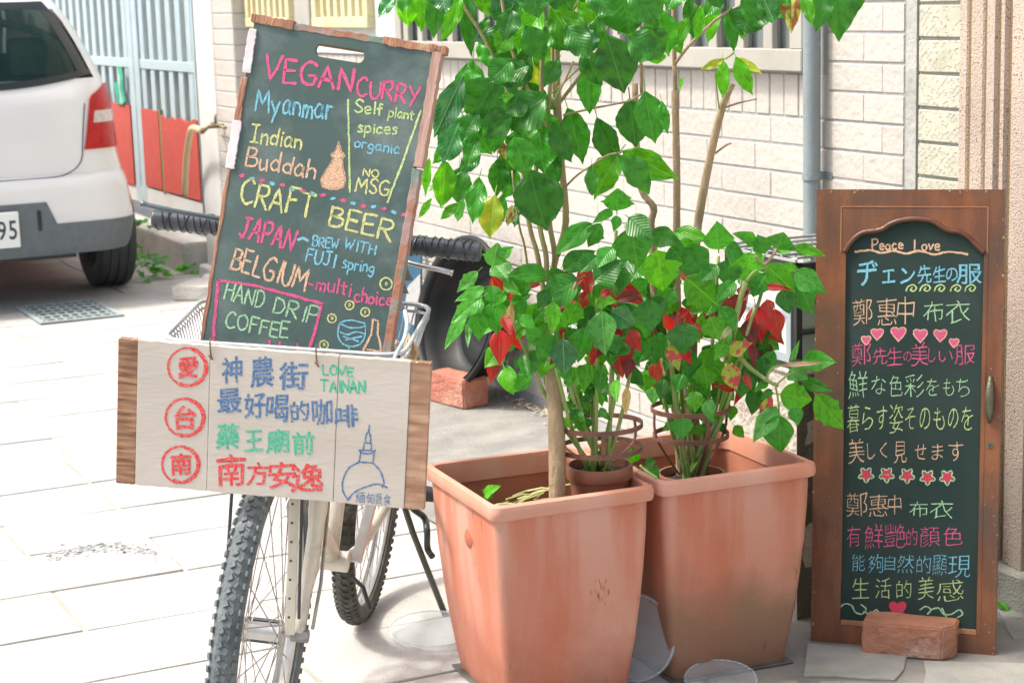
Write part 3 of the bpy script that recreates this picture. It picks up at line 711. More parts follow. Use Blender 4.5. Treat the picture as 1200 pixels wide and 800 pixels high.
# brake caliper
part('brake_caliper',M_alloy,lambda s:(s.tube(catmull([(.985,.05,.62),(1.0,.058,.67),(.985,.02,.715),(.985,-.02,.715),(1.0,-.058,.67),(.985,-.05,.62)],5),.007,8)),smooth=True)
# cranks, pedals, chainwheel
def crank(sg,ang):
    c=Vector((.44,.055*sg,.28)); d=Vector((math.cos(ang),0,math.sin(ang))); e=c+d*.165
    part('crank',M_alloy,lambda s:s.beam(c,e+Vector((0,.02*sg,0)),.012,.024,up=(0,1,0)),bevel=.003)
    def fn(s):
        y0,y1=sorted((e.y+.025*sg,e.y+.115*sg)); s.box(e.x-.045,e.x-.033,y0,y1,e.z-.012,e.z+.012); s.box(e.x+.033,e.x+.045,y0,y1,e.z-.012,e.z+.012); s.box(e.x-.033,e.x+.033,y0,y0+.010,e.z-.010,e.z+.010); s.box(e.x-.033,e.x+.033,y1-.010,y1,e.z-.010,e.z+.010); s.tube([(e.x,y0,e.z),(e.x,y1,e.z)],.007,8)
    part('pedal',M_blkpl,fn,bevel=.002)
crank(-1,R_(-68)); crank(1,R_(112))
def fn(s):
    C=Matrix.Translation((.44,-.05,.28))@Rx(R_(90),'X'); s.lathe([(.078,-.002),(.092,-.002),(.092,.002),(.078,.002),(.078,-.002)],44,C); s.lathe([(.0,-.003),(.03,-.003),(.03,.003),(0,.003)],20,C)
    for k in range(5): a=k*2*math.pi/5; s.beam(C@Vector((.02*math.cos(a),.02*math.sin(a),0)),C@Vector((.082*math.cos(a),.082*math.sin(a),0)),.003,.012,up=(0,1,0))
part('chainwheel',M_steel,fn)
part('chain',M_steel,lambda s:(s.beam((.44,-.05,.372),(0,-.05,.372),.004,.006),s.beam((.44,-.05,.188),(0,-.05,.292),.004,.006)))
part('stand_spring',M_blkpl,lambda s:s.tube([(.43,.045,.245),(.36,.06,.20),(.40,.085,.165)],.005,6),smooth=True)
# rear brake drum, mudguard
part('rear_mudguard_stay',M_blkpl,lambda s:s.tube([(0,.07,.335),(-.1,.07,.52),(-.2,.04,.62)],.003,6))
def fn(s):
    v=[];f=[]
    for i in range(29):
        a=R_(22)+R_(150)*i/28
        for k in range(7):
            q=-1+2*k/6; r=.352-.010*q*q; v.append((r*math.cos(a),.032*q,.33+r*math.sin(a)))
    for i in range(28):
        for k in range(6): A=i*7+k; f.append((A,A+1,A+8,A+7))
    s.add(v,f); s.add([(x*.994,y*.98,.33+(z-.33)*.994) for x,y,z in v],[q[::-1] for q in f])
part('rear_mudguard',M_frame,fn,smooth=True)
# kickstand
part('kickstand',mat('kickstand_green',(.07,.085,.06),(.12,.125,.10),20,.45,.1,80),lambda s:(s.tube([(.02,.075,.32),(.05,.115,.24),(-.03,.20,.012)],.0075,8),s.tube([(-.045,.205,.012),(-.015,.20,.01)],.010,8)),smooth=True)
part('kickstand_strap',M_blkpl,lambda s:(s.tube(catmull([(.03,.085,.33),(.05,.11,.30),(.02,.135,.27),(.06,.15,.25),(.03,.15,.20),(.045,.165,.185)],5),.008,8)),smooth=True)
part('reflector_bell',M_blkpl,lambda s:s.tube([(.06,.135,.34),(.06,.175,.34)],[.019,.017],16),smooth=True,auto=True)
# saddle
def fn(s):
    v=[];f=[];nx_,ny_=14,10
    for i in range(nx_+1):
        a=i/nx_; x=.39-.27*a; w_=.025+.06*max(0,(a-.25)/.75)**1.2
        for k in range(ny_+1):
            q=-1+2*k/ny_; v.append((x,w_*q,.90+.012*math.sin(a*3)-.045*q**4-.01*abs(q)))
    for i in range(nx_):
        for k in range(ny_): A=i*(ny_+1)+k; f.append((A,A+1,A+ny_+2,A+ny_+1))
    s.add(v,f); s.add([(x,y*.9,z-.03) for x,y,z in v],[q[::-1] for q in f])
part('saddle',M_blkpl,fn,smooth=True)
# handlebar
HZ=1.03
part('stem',M_alloy,lambda s:s.tube([st((.868,0,.90)),st((.845,0,.98)),st((.845,0,HZ))],.014,12),smooth=True)
part('handlebar',M_alloy,lambda s:s.tube([st(p) for p in catmull([(.80,-.31,HZ),(.80,-.18,HZ),(.845,-.05,HZ+.004),(.845,.05,HZ+.004),(.80,.18,HZ),(.80,.31,HZ)],6)],.011,12),smooth=True)
for sg in (1,-1):
    def fn(s,sg=sg):
        P=[];R__=[]
        n=70
        for i in range(n+1):
            y=.172+.142*i/n; P.append(st((.80,y*sg,HZ))); R__.append(.0182-(.004 if i in(0,n) else 0))
        s.tube(P,R__,14)
    g_=part('grip',M_tape,fn,smooth=True)
    s=MB()
    for a0,pit in ((0,.030),(2.6,.030),(1.0,-.036)):
        P=[]
        for i in range(121):
            y=.178+.128*i/120; a=a0+2*math.pi*(y-.17)/pit; r=.0198; P.append(st((.80+r*math.cos(a),y*sg,HZ+r*math.sin(a))))
        s.tube(P,.0010,5)
    s.build('wrapping_cord',M_blkpl,g_)
    if sg==-1: part('brake_lever',mat('lever_blueblack',(.06,.085,.10),(.09,.12,.135),20,.35),lambda s:s.tube([st(p) for p in catmull([(.83,-.13,HZ+.012),(.855,-.19,HZ+.022),(.865,-.27,HZ+.030),(.862,-.318,HZ+.036)],5)],[.006]*5+[.0055]*5+[.006]*5+[.009],8,flat=(1.1,.8)),smooth=True)
    else: part('brake_lever',M_alloy,lambda s:s.tube([st(p) for p in catmull([(.83,.13,HZ-.01),(.86,.19,HZ-.024),(.868,.25,HZ-.030),(.866,.272,HZ-.034)],5)],[.006]*5+[.006]*5+[.0065]*5+[.009],8,flat=(1.1,.8)),smooth=True)
part('reflector',mat('reflector_amber',(.5,.12,.02),(.4,.1,.02),40,.2),lambda s:s.box(-.36,-.35,-.03,.03,.55,.60),bevel=.003)
# ================================================================== wire basket (part of the bicycle)
M_wire=mat('basket_wire',(.62,.66,.68),(.50,.54,.56),14,.38,.1,60,metal=.35,c3=(.30,.28,.25),s3=20,th3=(.6,.75))
BT=[(1.19,-.172,.884),(1.19,.243,.899),(.905,.246,.940),(.905,-.182,.908)]
BB=[(1.15,-.115,.668),(1.15,.185,.668),(.95,.185,.668),(.95,-.115,.668)]
def rounded(c,r,z=None,n=4):
    out=[];N=len(c)
    for i in range(N):
        p=Vector(c[i]); a=Vector(c[i-1])-p; b=Vector(c[(i+1)%N])-p; a.normalize(); b.normalize()
        for k in range(n+1):
            t=k/n; q=(p+a*r)*(1-t)**2+2*p*t*(1-t)+(p+b*r)*t*t; out.append(q)
    return out
bsk=part('basket',M_wire,lambda s:s.tube(rounded(BT,.045),.0042,8,closed=True),smooth=True)
def bpart(name,fn):
    s=MB(); fn(s); return s.build(name,M_wire,bsk,smooth=True)
bpart('basket_hoop',lambda s:s.tube([p+Vector((0,0,-.013)) for p in rounded(BT,.045)],.0028,6,closed=True))
for q in (.45,): bpart('basket_hoop',lambda s:s.tube(rounded([tuple(Vector(a).lerp(Vector(b),q)) for a,b in zip(BT,BB)],.04),.0026,6,closed=True))
bpart('basket_hoop',lambda s:s.tube(rounded(BB,.03),.004,8,closed=True))
for side in range(4):
    a,b=Vector(BT[side]),Vector(BT[(side+1)%4]); c,d=Vector(BB[side]),Vector(BB[(side+1)%4]); n=24 if side%2==0 else 15
    for i in range(n):
        t=(i+.5)/n; t=.05+.9*t
        bpart('basket_wire',lambda s:s.tube([a.lerp(b,t),c.lerp(d,t)],.0017,5))
for i in range(9):
    t=(i+.5)/9; bpart('basket_wire',lambda s:s.tube([Vector(BB[0]).lerp(Vector(BB[1]),t),Vector(BB[3]).lerp(Vector(BB[2]),t)],.0017,5))
def bk(u,v,x):
    """world point on the pixel ray at bicycle-frame distance x"""
    inv=BM.inverted(); o=inv@CC; d=inv.to_3x3()@ray(u,v); return BM@(o+d*((x-o.x)/d.x))
# ================================================================== chalkboard in the basket
A=Plane(bk(297,26,.95),bk(508,60,.95),bk(215,540,1.07))
M_chb=mat('chalkboard_green',(.060,.100,.094),(.095,.14,.13),3.5,.62,.08,60,contrast=(.3,.75),c3=(.21,.265,.25),s3=5,th3=(.48,.80),spec=.2)
M_wood=mat('wood_rough',(.42,.22,.13),(.26,.12,.07),6,.75,.5,60,stretch=(6,1,6),c3=(.50,.33,.22),s3=9,th3=(.55,.7))
M_woodl=mat('wood_pinkish',(.50,.33,.27),(.36,.21,.16),14,.7,.3,60,stretch=(9,.8,9))
M_chip=mat('chipped_paint',(.16,.24,.20),(.36,.24,.21),9,.7,.3,60,contrast=(.44,.54),c3=(.36,.16,.10),s3=11,th3=(.52,.58))
M_tapew=mat('tape_white',(.72,.68,.68),(.62,.55,.57),10,.5,.2,60,c3=(.55,.28,.30),s3=18,th3=(.6,.7))
cb=thing('chalkboard_menu','tall green chalkboard menu in pink, blue and yellow chalk, leaning in the bicycle basket','chalkboard',A.M)
WA_=A.uv(508,60)[0]; HA_=A.uv(297,26)[1]; XL=A.uv(238,400)[0]*.35
HT=.034
# face with a hand-hold slot cut through
def plate(outer,holes,z0,z1):
    bm=bmesh.new(); loops=[]
    for L in [outer]+holes:
        vs=[bm.verts.new((x,y,z1)) for x,y in L]; loops.append([bm.edges.new((vs[i],vs[(i+1)%len(vs)])) for i in range(len(vs))])
    bmesh.ops.triangle_fill(bm,edges=[e for l in loops for e in l],use_beauty=True)
    r=bmesh.ops.extrude_face_region(bm,geom=bm.faces[:]); bmesh.ops.translate(bm,vec=(0,0,z0-z1),verts=[v for v in r['geom'] if isinstance(v,bmesh.types.BMVert)])
    bmesh.ops.recalc_face_normals(bm,faces=bm.faces); bm.verts.index_update()
    s=MB(); s.add([v.co.copy() for v in bm.verts],[tuple(v.index for v in f.verts) for f in bm.faces]); bm.free(); return s
def rrect(x0,x1,y0,y1,r,n=6):
    out=[]
    for cx,cy,a in ((x1-r,y0+r,-90),(x1-r,y1-r,0),(x0+r,y1-r,90),(x0+r,y0+r,180)):
        for k in range(n+1): t=R_(a+90*k/n); out.append((cx+r*math.cos(t),cy+r*math.sin(t)))
    return out
h0=A.uv(369,52); h1=A.uv(427,73); h2=A.uv(370,68); h3=A.uv(427,58)
hx0,hx1=(h0[0]+h2[0])/2,(h1[0]+h3[0])/2; hy1=(h0[1]+h3[1])/2; hy0=(h2[1]+h1[1])/2
plate([(0,0),(WA_,0),(WA_,HA_),(0,HA_)],[rrect(hx0,hx1,hy0,hy1,(hy1-hy0)*.45)],-.012,0).build('board_face',M_chb,cb)
s=MB()
for a,b,c,d in ((0,.018,.02,HA_-.02),(WA_-.018,WA_,.02,HA_-.02),(.0,WA_,0,.02),(.0,WA_,HA_-.02,HA_)): s.box(a+.0005,b-.0005,c,d,-HT,-.0125)
s.build('back_frame',M_wood,cb)
def strip(name,m,x0,x1,y0,y1,z0=-HT-.001,z1=.003,rag=.002,n=26,parent=None):
    """a rough lath with ragged edges running up the board"""
    s=MB(); P=[]
    vert=(y1-y0)>(x1-x0)
    rr=lambda:random.uniform(-rag,rag)
    if vert:
        for k in range(n+1): P.append((x1+rr(),y0+(y1-y0)*k/n))
        for k in range(n,-1,-1): P.append((x0+rr(),y0+(y1-y0)*k/n))
    else:
        for k in range(n+1): P.append((x0+(x1-x0)*k/n,y0+rr()))
        for k in range(n,-1,-1): P.append((x0+(x1-x0)*k/n,y1+rr()))
    s.prism(P,z0,z1); return s.build(name,m,parent or cb,bevel=.0008)
yS=A.uv(483,195)[1]
strip('edge_lath',M_woodl,WA_-.001,WA_+.015,yS,HA_+.004,rag=.0008)
strip('edge_strip',M_chip,WA_-.002,WA_+.012,0,yS-.003,z1=.001,rag=.0009,n=50)
strip('edge_strip',M_wood,-.006,.001,0,A.uv(272,200)[1],z1=.001,rag=.0015)
strip('edge_strip',M_wood,-.007,.004,A.uv(275,200)[1],A.uv(285,90)[1],z1=.002,rag=.0014)
strip('white_tape',M_tapew,-.007,.008,A.uv(286,85)[1],A.uv(295,34)[1],z1=.0035,rag=.001)
strip('white_tape',M_tapew,-.009,.007,A.uv(272,198)[1],A.uv(282,142)[1],z1=.0035,rag=.001)
strip('top_strip',M_wood,-.006,WA_*.22,HA_-.002,HA_+.013,z1=.004,rag=.0016,n=14)
strip('top_strip',M_chip,WA_*.22,WA_*.72,HA_-.002,HA_+.010,z1=.001,rag=.0012,n=20)
strip('top_strip',M_wood,WA_*.72,WA_+.022,HA_-.003,HA_+.011,z1=.003,rag=.0014,n=18)
C_=CH
random.seed(21)
def wA(t,u0,v0,u1,v1,h,c,w=2.4,**k): return word(A,t,u0,v0,u1,v1,h,C_[c],cb,w,**k)
wA('VEGAN',308,93,412,108,28,'pink',3.6); wA('CURRY',417,112,490,123,21,'pink',3.0)
wA('Myanmar',299,131,388,141,27,'blue',2.4); wA('|ndian',293,166,352,175,20,'yel',2.2); wA('Buddah',287,195,368,209,22,'peach',2.4)
wA('Self',415,132,448,135,14,'yg',2.2); wA('plant',455,137,484,141,13,'yg',1.8); wA('spices',419,155,465,158,13,'yg',2.0); wA('organic',415,172,467,181,12,'blue',1.8)
wA('NO',425,206,443,208,9,'yel',1.8); wA('MSG',416,225,455,230,17,'yel',2.2)
line(A,[(408,117),(409,170),(410,225)],2.2,C_['yg'],cb); line(A,[(493,130),(472,190),(454,237)],2.4,C_['yg'],cb)
# filled figure of a little bottle-shaped statue
fig=[(397,166),(400,177),(404,183),(401,186),(402.5,198),(405,210),(402.5,220),(388,222),(377.5,219),(376,210),(383.5,198),(390.5,186),(388,181.5),(393.5,177)]
s=MB()
for a in range(26):
    t=a/25; y=168+53*t
    xs=[]
    for (x0,y0),(x1,y1) in zip(fig,fig[1:]+fig[:1]):
        if (y0-y)*(y1-y)<0: xs.append(x0+(x1-x0)*(y-y0)/(y1-y0))
    if len(xs)>=2: line(A,[(min(xs),y-.6),(max(xs),y+.8)],2.3,None,None,out=s)
line(A,fig,1.8,None,None,out=s,closed=True); s.build('chalk_drawing',C_['peach'],cb)
for i in range(17):
    t=i/16; u=283+190*t; v=207+45*t+random.uniform(-1,1)
    line(A,[(u-1.8,v-.5),(u+2.0,v+random.uniform(-1.2,1.2))],4.2 if i%2==0 else 3.8,C_['pink'if i%2==0 else 'blue'],cb,name='chalk_dot')
wA('CRAFT',280,238,366,256,28,'yel',3.0); wA('BEER',385,263,458,282,25,'yel',3.0)
wA('JAPAN',279,276,342,294,25,'pink',3.2); line(A,[(349,281),(355,279),(361,282)],2.8,C_['blue'],cb)
wA('BREW',366,288,396,292,12,'blue',1.9); wA('WITH',403,291,439,299,12,'blue',1.9); wA('FUJI',358,306,391,313,16,'blue',2.2); wA('spring',401,314,437,320,14,'blue',1.8)
wA('BELGIUM',269,315,356,341,26,'peach',2.8); line(A,[(361,332),(367,334)],2.4,C_['pink'],cb)
wA('multi',370,339,410,347,17,'pink',2.3); wA('choice',415,353,458,359,16,'pink',2.3)
line(A,[(256,328),(300,335),(378,356)],3.4,C_['pink'],cb); line(A,[(377,357),(370,385),(361,412)],3.6,C_['pink'],cb); line(A,[(256,329),(252,370),(249,408)],3.6,C_['pink'],cb)
wA('HAND',262,350,308,361,20,'green',2.1); wA('DRIP',319,366,369,381,20,'green',2.1); wA('COFFEE',264,383,337,397,18,'green',2.2)
wA('|CED',259,420,297,424,20,'blue',2.0); wA('Hot',312,424,350,428,28,'pink',2.6)
for u,v,r in ((452.5,332.6,7),(409.6,357.5,5),(428,365.6,5),(389,373,5),(379.6,404,5)):
    s=MB(); line(A,[(u+r*math.cos(a*.6283),v+r*math.sin(a*.6283)) for a in range(10)],1.7,None,None,closed=True,curve=True,out=s)
    line(A,[(u-1,v+1.5),(u+1.4,v),(u+.5,v-2),(u-1,v-1)],1.5,None,None,out=s); s.build('chalk_drawing',C_['yel'],cb)
s=MB(); L=lambda P,**k: line(A,P,1.8,None,None,out=s,**k)
L([(399,378),(411,375),(427,379),(425,383),(410,384),(399,379)],curve=True); L([(398,379),(396,392),(401,402),(412,406),(423,402),(428,392),(428,380)],curve=True); L([(399,389),(407,392),(417,389),(427,391)],curve=True); L([(402,394),(420,400)]); L([(405,398),(424,394)]); L([(409,406),(408,418)]); s.build('chalk_drawing',C_['blue'],cb)
s=MB(); L=lambda P,**k: line(A,P,2.4,None,None,out=s,**k)
L([(437,374),(443,376),(443,392),(446,406),(446,414)]); L([(437,374),(435,392),(427,408),(424,414)]); L([(430,409),(445,412)]); s.build('chalk_drawing',C_['peach'],cb)
# ================================================================== wooden sign tied to the basket
bm_pt=lambda x,y,z: BM@Vector((x,y,z))
B=Plane(bm_pt(1.235,-.2365,.887),bm_pt(1.235,.2985,.9005),bm_pt(1.235,-.2275,.637))
M_sgn=mat('sign_whitewash',(.52,.48,.42),(.45,.415,.355),4,.5,.10,70,stretch=(.6,2,1),coat=.35,c3=(.42,.35,.26),s3=6,th3=(.6,.78))
M_sgw=bpy.data.materials.new('sign_wood'); M_sgw.use_nodes=True
def woodgrain(m,c1,c2,sc=18,ax='Y',dist=3,rough=.5,coat=.25):
    m.use_nodes=True; n=m.node_tree.nodes; l=m.node_tree.links; b=n['Principled BSDF']; b.inputs['Roughness'].default_value=rough; b.inputs['Coat Weight'].default_value=coat
    tc=n.new('ShaderNodeTexCoord'); wv=n.new('ShaderNodeTexWave'); wv.bands_direction=ax; wv.inputs['Scale'].default_value=sc; wv.inputs['Distortion'].default_value=dist; wv.inputs['Detail'].default_value=3; wv.inputs['Detail Scale'].default_value=1.6
    l.new(tc.outputs['Object'],wv.inputs[0]); no=n.new('ShaderNodeTexNoise'); no.inputs['Scale'].default_value=12; l.new(tc.outputs['Object'],no.inputs['Vector'])
    ad=n.new('ShaderNodeMath'); ad.operation='MULTIPLY_ADD'; l.new(wv.outputs['Fac'],ad.inputs[0]); ad.inputs[1].default_value=.75; 
    ml=n.new('ShaderNodeMath'); ml.operation='MULTIPLY'; l.new(no.outputs['Fac'],ml.inputs[0]); ml.inputs[1].default_value=.4; l.new(ml.outputs[0],ad.inputs[2])
    mx=n.new('ShaderNodeMix'); mx.data_type='RGBA'; mx.inputs[6].default_value=(*c1,1); mx.inputs[7].default_value=(*c2,1); l.new(ad.outputs[0],mx.inputs[0]); l.new(mx.outputs[2],b.inputs['Base Color'])
    bp=n.new('ShaderNodeBump'); bp.inputs['Strength'].default_value=.08; bp.inputs['Distance'].default_value=.002; l.new(wv.outputs['Fac'],bp.inputs['Height']); l.new(bp.outputs[0],b.inputs['Normal'])
M_sgw=mat('sign_wood_dark',(.10,.04,.018),(.40,.22,.12),3.2,.5,.1,60,stretch=(3.5,42,3),contrast=(.36,.64),coat=.25,c3=(.20,.095,.045),s3=14,th3=(.5,.7),detail=4)
M_sgw2=mat('sign_wood_light',(.24,.12,.065),(.48,.31,.20),3.0,.5,.1,60,stretch=(3.5,30,3),contrast=(.34,.66),coat=.25,c3=(.30,.16,.09),s3=16,th3=(.5,.7),detail=4)
sg_=thing('wooden_sign','whitewashed plank sign with red circled and blue hand-lettering, tied to the front of the basket','sign',B.M)
WB=B.uv(505,430)[0]; HB=.252
xa=B.uv(160,480)[0]; xb=B.uv(245,480)[0]; xc=B.uv(395,480)[0]; xd=B.uv(478,500)[0]
def plank(x0,x1,m,z1,y0=0,y1=HB,rag=.0008):
    s=MB(); P=[]
    n=16
    for k in range(n+1): P.append((x0+(x1-x0)*k/n,y0+random.uniform(-rag,rag)))
    for k in range(n,-1,-1): P.append((x0+(x1-x0)*k/n,y1+random.uniform(-rag,rag)))
    s.prism(P,-.016,z1); return s.build('plank',m,sg_,bevel=.0008)
plank(0,xa-.0004,M_sgw,-.0005); plank(xa,xb-.0007,M_sgn,0); plank(xb,xc-.0007,M_sgn,.0004); plank(xc,xd-.0004,M_sgn,.0002); plank(xd,WB,M_sgw2,-.0008)
M_tw=mat('tie_wire',(.20,.10,.06),(.12,.07,.05),40,.6)
for u,v in ((247,400),(371,408)):
    a=B.uv(u,v); b=B.uv(u+1,v+18); s=MB(); s.tube(catmull([(a[0],a[1]+.004,-.02),(a[0],a[1]+.004,.004),(a[0]+.001,(a[1]+b[1])/2,.005),(b[0],b[1],.003)],4),.0013,6); s.tube(catmull([(b[0]-.004,b[1]+.003,.004),(b[0],b[1],.0055),(b[0]+.003,b[1]-.004,.004)],3),.0016,6); s.build('wire_tie',M_tw,sg_,smooth=True)
def marker(name,c): return mat(name,c,tuple(x*.6+.25 for x in c),260,.6,.0,60,contrast=(.45,.75),detail=3)
IN=dict(red=marker('paint_red',(.62,.035,.03)),blue=marker('paint_blue',(.045,.14,.30)),green=marker('paint_green',(.03,.42,.24)))
random.seed(5)
for (u,v,r,ch) in ((220,430,22.5,'愛'),(217,489,22.2,'台'),(212,544,21.5,'南')):
    s=MB(); line(B,[(u+r*1.03*math.cos(a*math.pi/9),v+r*math.sin(a*math.pi/9)) for a in range(18)],2.6,None,None,closed=True,out=s,z=.0006)
    line(B,[(u+(r-1.5)*math.cos(a*math.pi/14),v+(r-1)*math.sin(a*math.pi/14)) for a in range(-6,10)],3.4,None,None,out=s,z=.0008)
    s.build('painted_ring',IN['red'],sg_); cjk(B,ch,[(u-12,v-13,u+12,v+13)],IN['red'],sg_,thin=.03,z=.0007,wob=.03)
cj=lambda t,b,c,**k: cjk(B,t,b,IN[c],sg_,thin=k.pop('thin',.018),z=.0006,**k)
cj('神農街',[(259,417,285,450),(294,418,321,453),(327,425,360,456)],'blue')
cj('最好喝的咖啡',[(254,455,284,484),(287,460,311,489),(313,463,338,493),(340,469,363,494),(366,467,389,497),(392,474,420,501)],'blue')
cj('藥王廟前',[(253,495,281,527),(286,503,308,529),(311,502,340,531),(342,505,369,533)],'green')
cj('南方安逸',[(255,534,286,568),(289,541,315,569),(316,541,346,571),(342,543,378,575)],'red')
cj('緬甸蔬食',[(417,576,428,589),(429,577,439,590),(440,577,448,591),(449,578,458,592)],'blue',thin=.0)
for tx,u0,v0,u1,v1,h in (('LOVE',378,439,414,441,11),('TAINAN',376,458,428,461,13)): word(B,tx,u0,v0,u1,v1,h,IN['green'],sg_,2.6,z=.0006)
s=MB(); L=lambda P,**k: line(B,P,1.9,None,None,out=s,z=.0006,**k)
L([(421,541),(409,548),(402,562),(402,575),(407,584)],curve=True); L([(437,542),(446,552),(450,565),(448,571)],curve=True); L([(407,586),(416,576),(432,569),(444,567),(454,571)],curve=True)
L([(421,541),(423,527),(439,528),(437,542),(421,541)]); L([(421,527),(426,531),(435,531),(440,527)],curve=True); L([(426,527),(427,518),(435,519),(435,528)]); L([(428,518),(429,510),(432,505),(434,511),(434,519)],curve=True); L([(432,505),(433,498)])
s.build('painted_drawing',IN['blue'],sg_)
# raffia tied on the basket corner
M_raf=mat('raffia',(.55,.42,.25),(.42,.30,.17),12,.8)
rf=thing('raffia_knot','frayed tan raffia strips knotted on the right rear corner of the wire basket','string',Matrix.Translation(bk(478,405,1.10)))
inv_=MW[rf.name].inverted()
for k in range(7):
    P=[inv_@bk(477+random.uniform(-3,3),392+random.uniform(-3,6),1.10),inv_@bk(480+random.uniform(-5,8),405+random.uniform(-3,3),1.115),inv_@bk(478+random.uniform(-8,12),420+random.uniform(-4,8),1.12),inv_@bk(476+random.uniform(-14,20),432+random.uniform(-8,10),1.11)]
    s=MB(); s.tube(catmull(P,4),.0022,5,flat=(1.6,.4)); s.build('strand',M_raf,rf)
rp=thing('nylon_cord','pale blue nylon cord looped over the right front corner of the wire basket','cord',Matrix.Translation(bk(470,390,1.18)))
inv_=MW[rp.name].inverted()
s=MB(); s.tube([inv_@p for p in catmull([bk(474,362,1.0),bk(477,378,1.10),bk(474,396,1.18),bk(466,412,1.20),bk(462,421,1.21)],6)],.0036,8); s.build('rope',mat('cord_blue',(.50,.62,.68),(.38,.50,.56),200,.7,.4,300),rp,smooth=True)
# ================================================================== cupboard-door chalkboard
C0=gnd(950,752); C1=gnd(1163,767)
C0=Vector((C0.x,C0.y,0)); w_=(C1-C0); w_.z=0
def backfit(u,v,dy): return at(u,v,C0.y+dy)
D=Plane(at(968,222,C0.y+.10),at(1178,222,C1.y+.09),C0)
M_dw=mat('door_wood',(.235,.085,.03),(.14,.048,.02),5,.48,.2,60,stretch=(5,1.2,5),coat=.05,c3=(.075,.05,.033),s3=2.6,th3=(.44,.62))
M_dwl=mat('door_wood_bare',(.40,.19,.09),(.30,.13,.06),8,.6,.2,60,stretch=(5,1,5))
M_dbk=mat('door_blackboard',(.022,.042,.038),(.036,.058,.052),4,.7,.05,60,c3=(.05,.075,.07),s3=4,th3=(.6,.8),spec=.15)
dr=thing('cupboard_door_board','old brown cupboard door used as a blackboard with an arched top and pastel chalk writing','blackboard',D.M)
WD_=D.uv(1178,222)[0]; HD_=D.uv(968,222)[1]
zz=lambda X,Y:(940+X/2.758,210+Y/2.758)
arch=[zz(*p) for p in [(137,236),(150,214),(175,186),(200,172),(238,167),(262,160),(285,145),(320,133),(368,128),(420,135),(450,154),(475,166),(510,171),(540,190),(565,215),(590,238)]]
arc=[D.uv(u,v) for u,v in arch]
x0=D.uv(988,500)[0]; x1=D.uv(1150,500)[0]; y0_=D.uv(1050,737)[1]
ac=[(a.x,a.y) for a in catmull([(a,b,0) for a,b in arc],3)]
hole=[(x0,y0_),(x1,y0_)]+[(x1,ac[-1][1])]+ac[::-1][1:-1]+[(x0,ac[0][1])]
plate([(0,0),(WD_,0),(WD_,HD_),(0,HD_)],[hole],-.022,0).build('door_frame',M_dw,dr,bevel=0)
s=MB(); s.box(x0-.01,x1+.01,y0_-.01,HD_-.04,-.016,-.0075); s.build('board_panel',M_dbk,dr)
s=MB(); s.tube([(a,b,-.001) for a,b in ac],.0062,8); s.build('arch_moulding',mat('moulding_dark',(.13,.05,.022),(.08,.032,.016),30,.4,.2,80),dr,smooth=True)
def ln(name,m,P,r,z=0):
    s=MB(); s.tube([(a,b,z) for a,b in P],r,6); return s.build(name,m,dr,smooth=True)
s=MB(); s.box(x0-.012,x0+.0005,y0_+.1,ac[0][1],-.0062,-.0015); s.build('inner_bead',M_dwl,dr,bevel=.0012)
s=MB(); s.box(x0,x1,y0_,y0_+.012,-.0068,-.002); s.build('inner_bead',M_dwl,dr,bevel=.0012)
s=MB(); s.box(x1-.002,x1+.008,y0_,ac[-1][1],-.006,.0012); s.build('inner_bead',M_dw,dr,bevel=.0012)
# mitre lines of the head rail: a shallow raised panel
a=D.uv(986,242); b=D.uv(1158,242); s=MB(); s.box(a[0],b[0],a[1]-.0012,a[1]+.0012,-.001,.0012); s.box(a[0]-.0012,a[0]+.0012,ac[0][1],a[1],-.001,.0012); s.box(b[0]-.0012,b[0]+.0012,ac[-1][1],a[1],-.001,.0012); s.build('head_groove',M_dwl,dr)
s=MB(); rq=random.Random(4)
for i in range(70):
    e=rq.random()
    if e<.35: x,y=rq.choice((rq.uniform(.0,.006),WD_-rq.uniform(0,.006))),rq.uniform(0,HD_)
    elif e<.5: x,y=rq.uniform(0,WD_),HD_-rq.uniform(0,.006)
    else: x,y=rq.choice((rq.uniform(.006,x0-.008),rq.uniform(x1+.010,WD_-.004))),rq.uniform(.02,HD_-.02)
    a=rq.uniform(0,6.28); r1=rq.uniform(.0006,.0024)*(1.7 if e<.5 else 1); r2=r1*rq.uniform(.15,.5)
    s.add([(x+math.cos(a+k*1.05)*(r1 if k%2 else r2),y+math.sin(a+k*1.05)*(r1 if k%2 else r2)*1.3,.0003) for k in range(6)],[tuple(range(6))])
s.build('paint_chips',mat('chip_pale',(.45,.30,.19),(.36,.22,.13),90,.8),dr,kind='stuff')
M_hnd=mat('handle_verdigris',(.17,.17,.11),(.10,.11,.08),40,.4,.3,120,metal=.5)
a=D.uv(1160.5,440); b=D.uv(1161,495); s=MB(); s.tube([(a[0],a[1]+(b[1]-a[1])*k/12,.002+.010*math.sin(math.pi*k/12)) for k in range(13)],[.003+.0065*math.sin(math.pi*k/12)**.7 for k in range(13)],12); s.build('handle',M_hnd,dr,smooth=True)
a=D.uv(1160,521); s=MB(); s.tube([(a[0],a[1],-.001),(a[0],a[1],.0015)],.0075,16); s.build('keyhole_plate',M_hnd,dr); s=MB(); s.tube([(a[0],a[1],.001),(a[0],a[1],.002)],.0035,10); s.box(a[0]-.0016,a[0]+.0016,a[1]-.008,a[1],.001,.0019); s.build('keyhole',M_dark,dr)
HZc=-.0075; random.seed(33)
Z=HZc+.0004
def wD(t,u0,v0,u1,v1,h,c,w=1.8): return word(D,t,u0,v0,u1,v1,h,C_[c],dr,w,z=Z,h=HZc)
def cD(t,b,c,th=-.014,**k): return cjk(D,t,b if isinstance(b,list) else [b],C_[c],dr,thin=th,z=Z,h=HZc,wob=.042,**k)
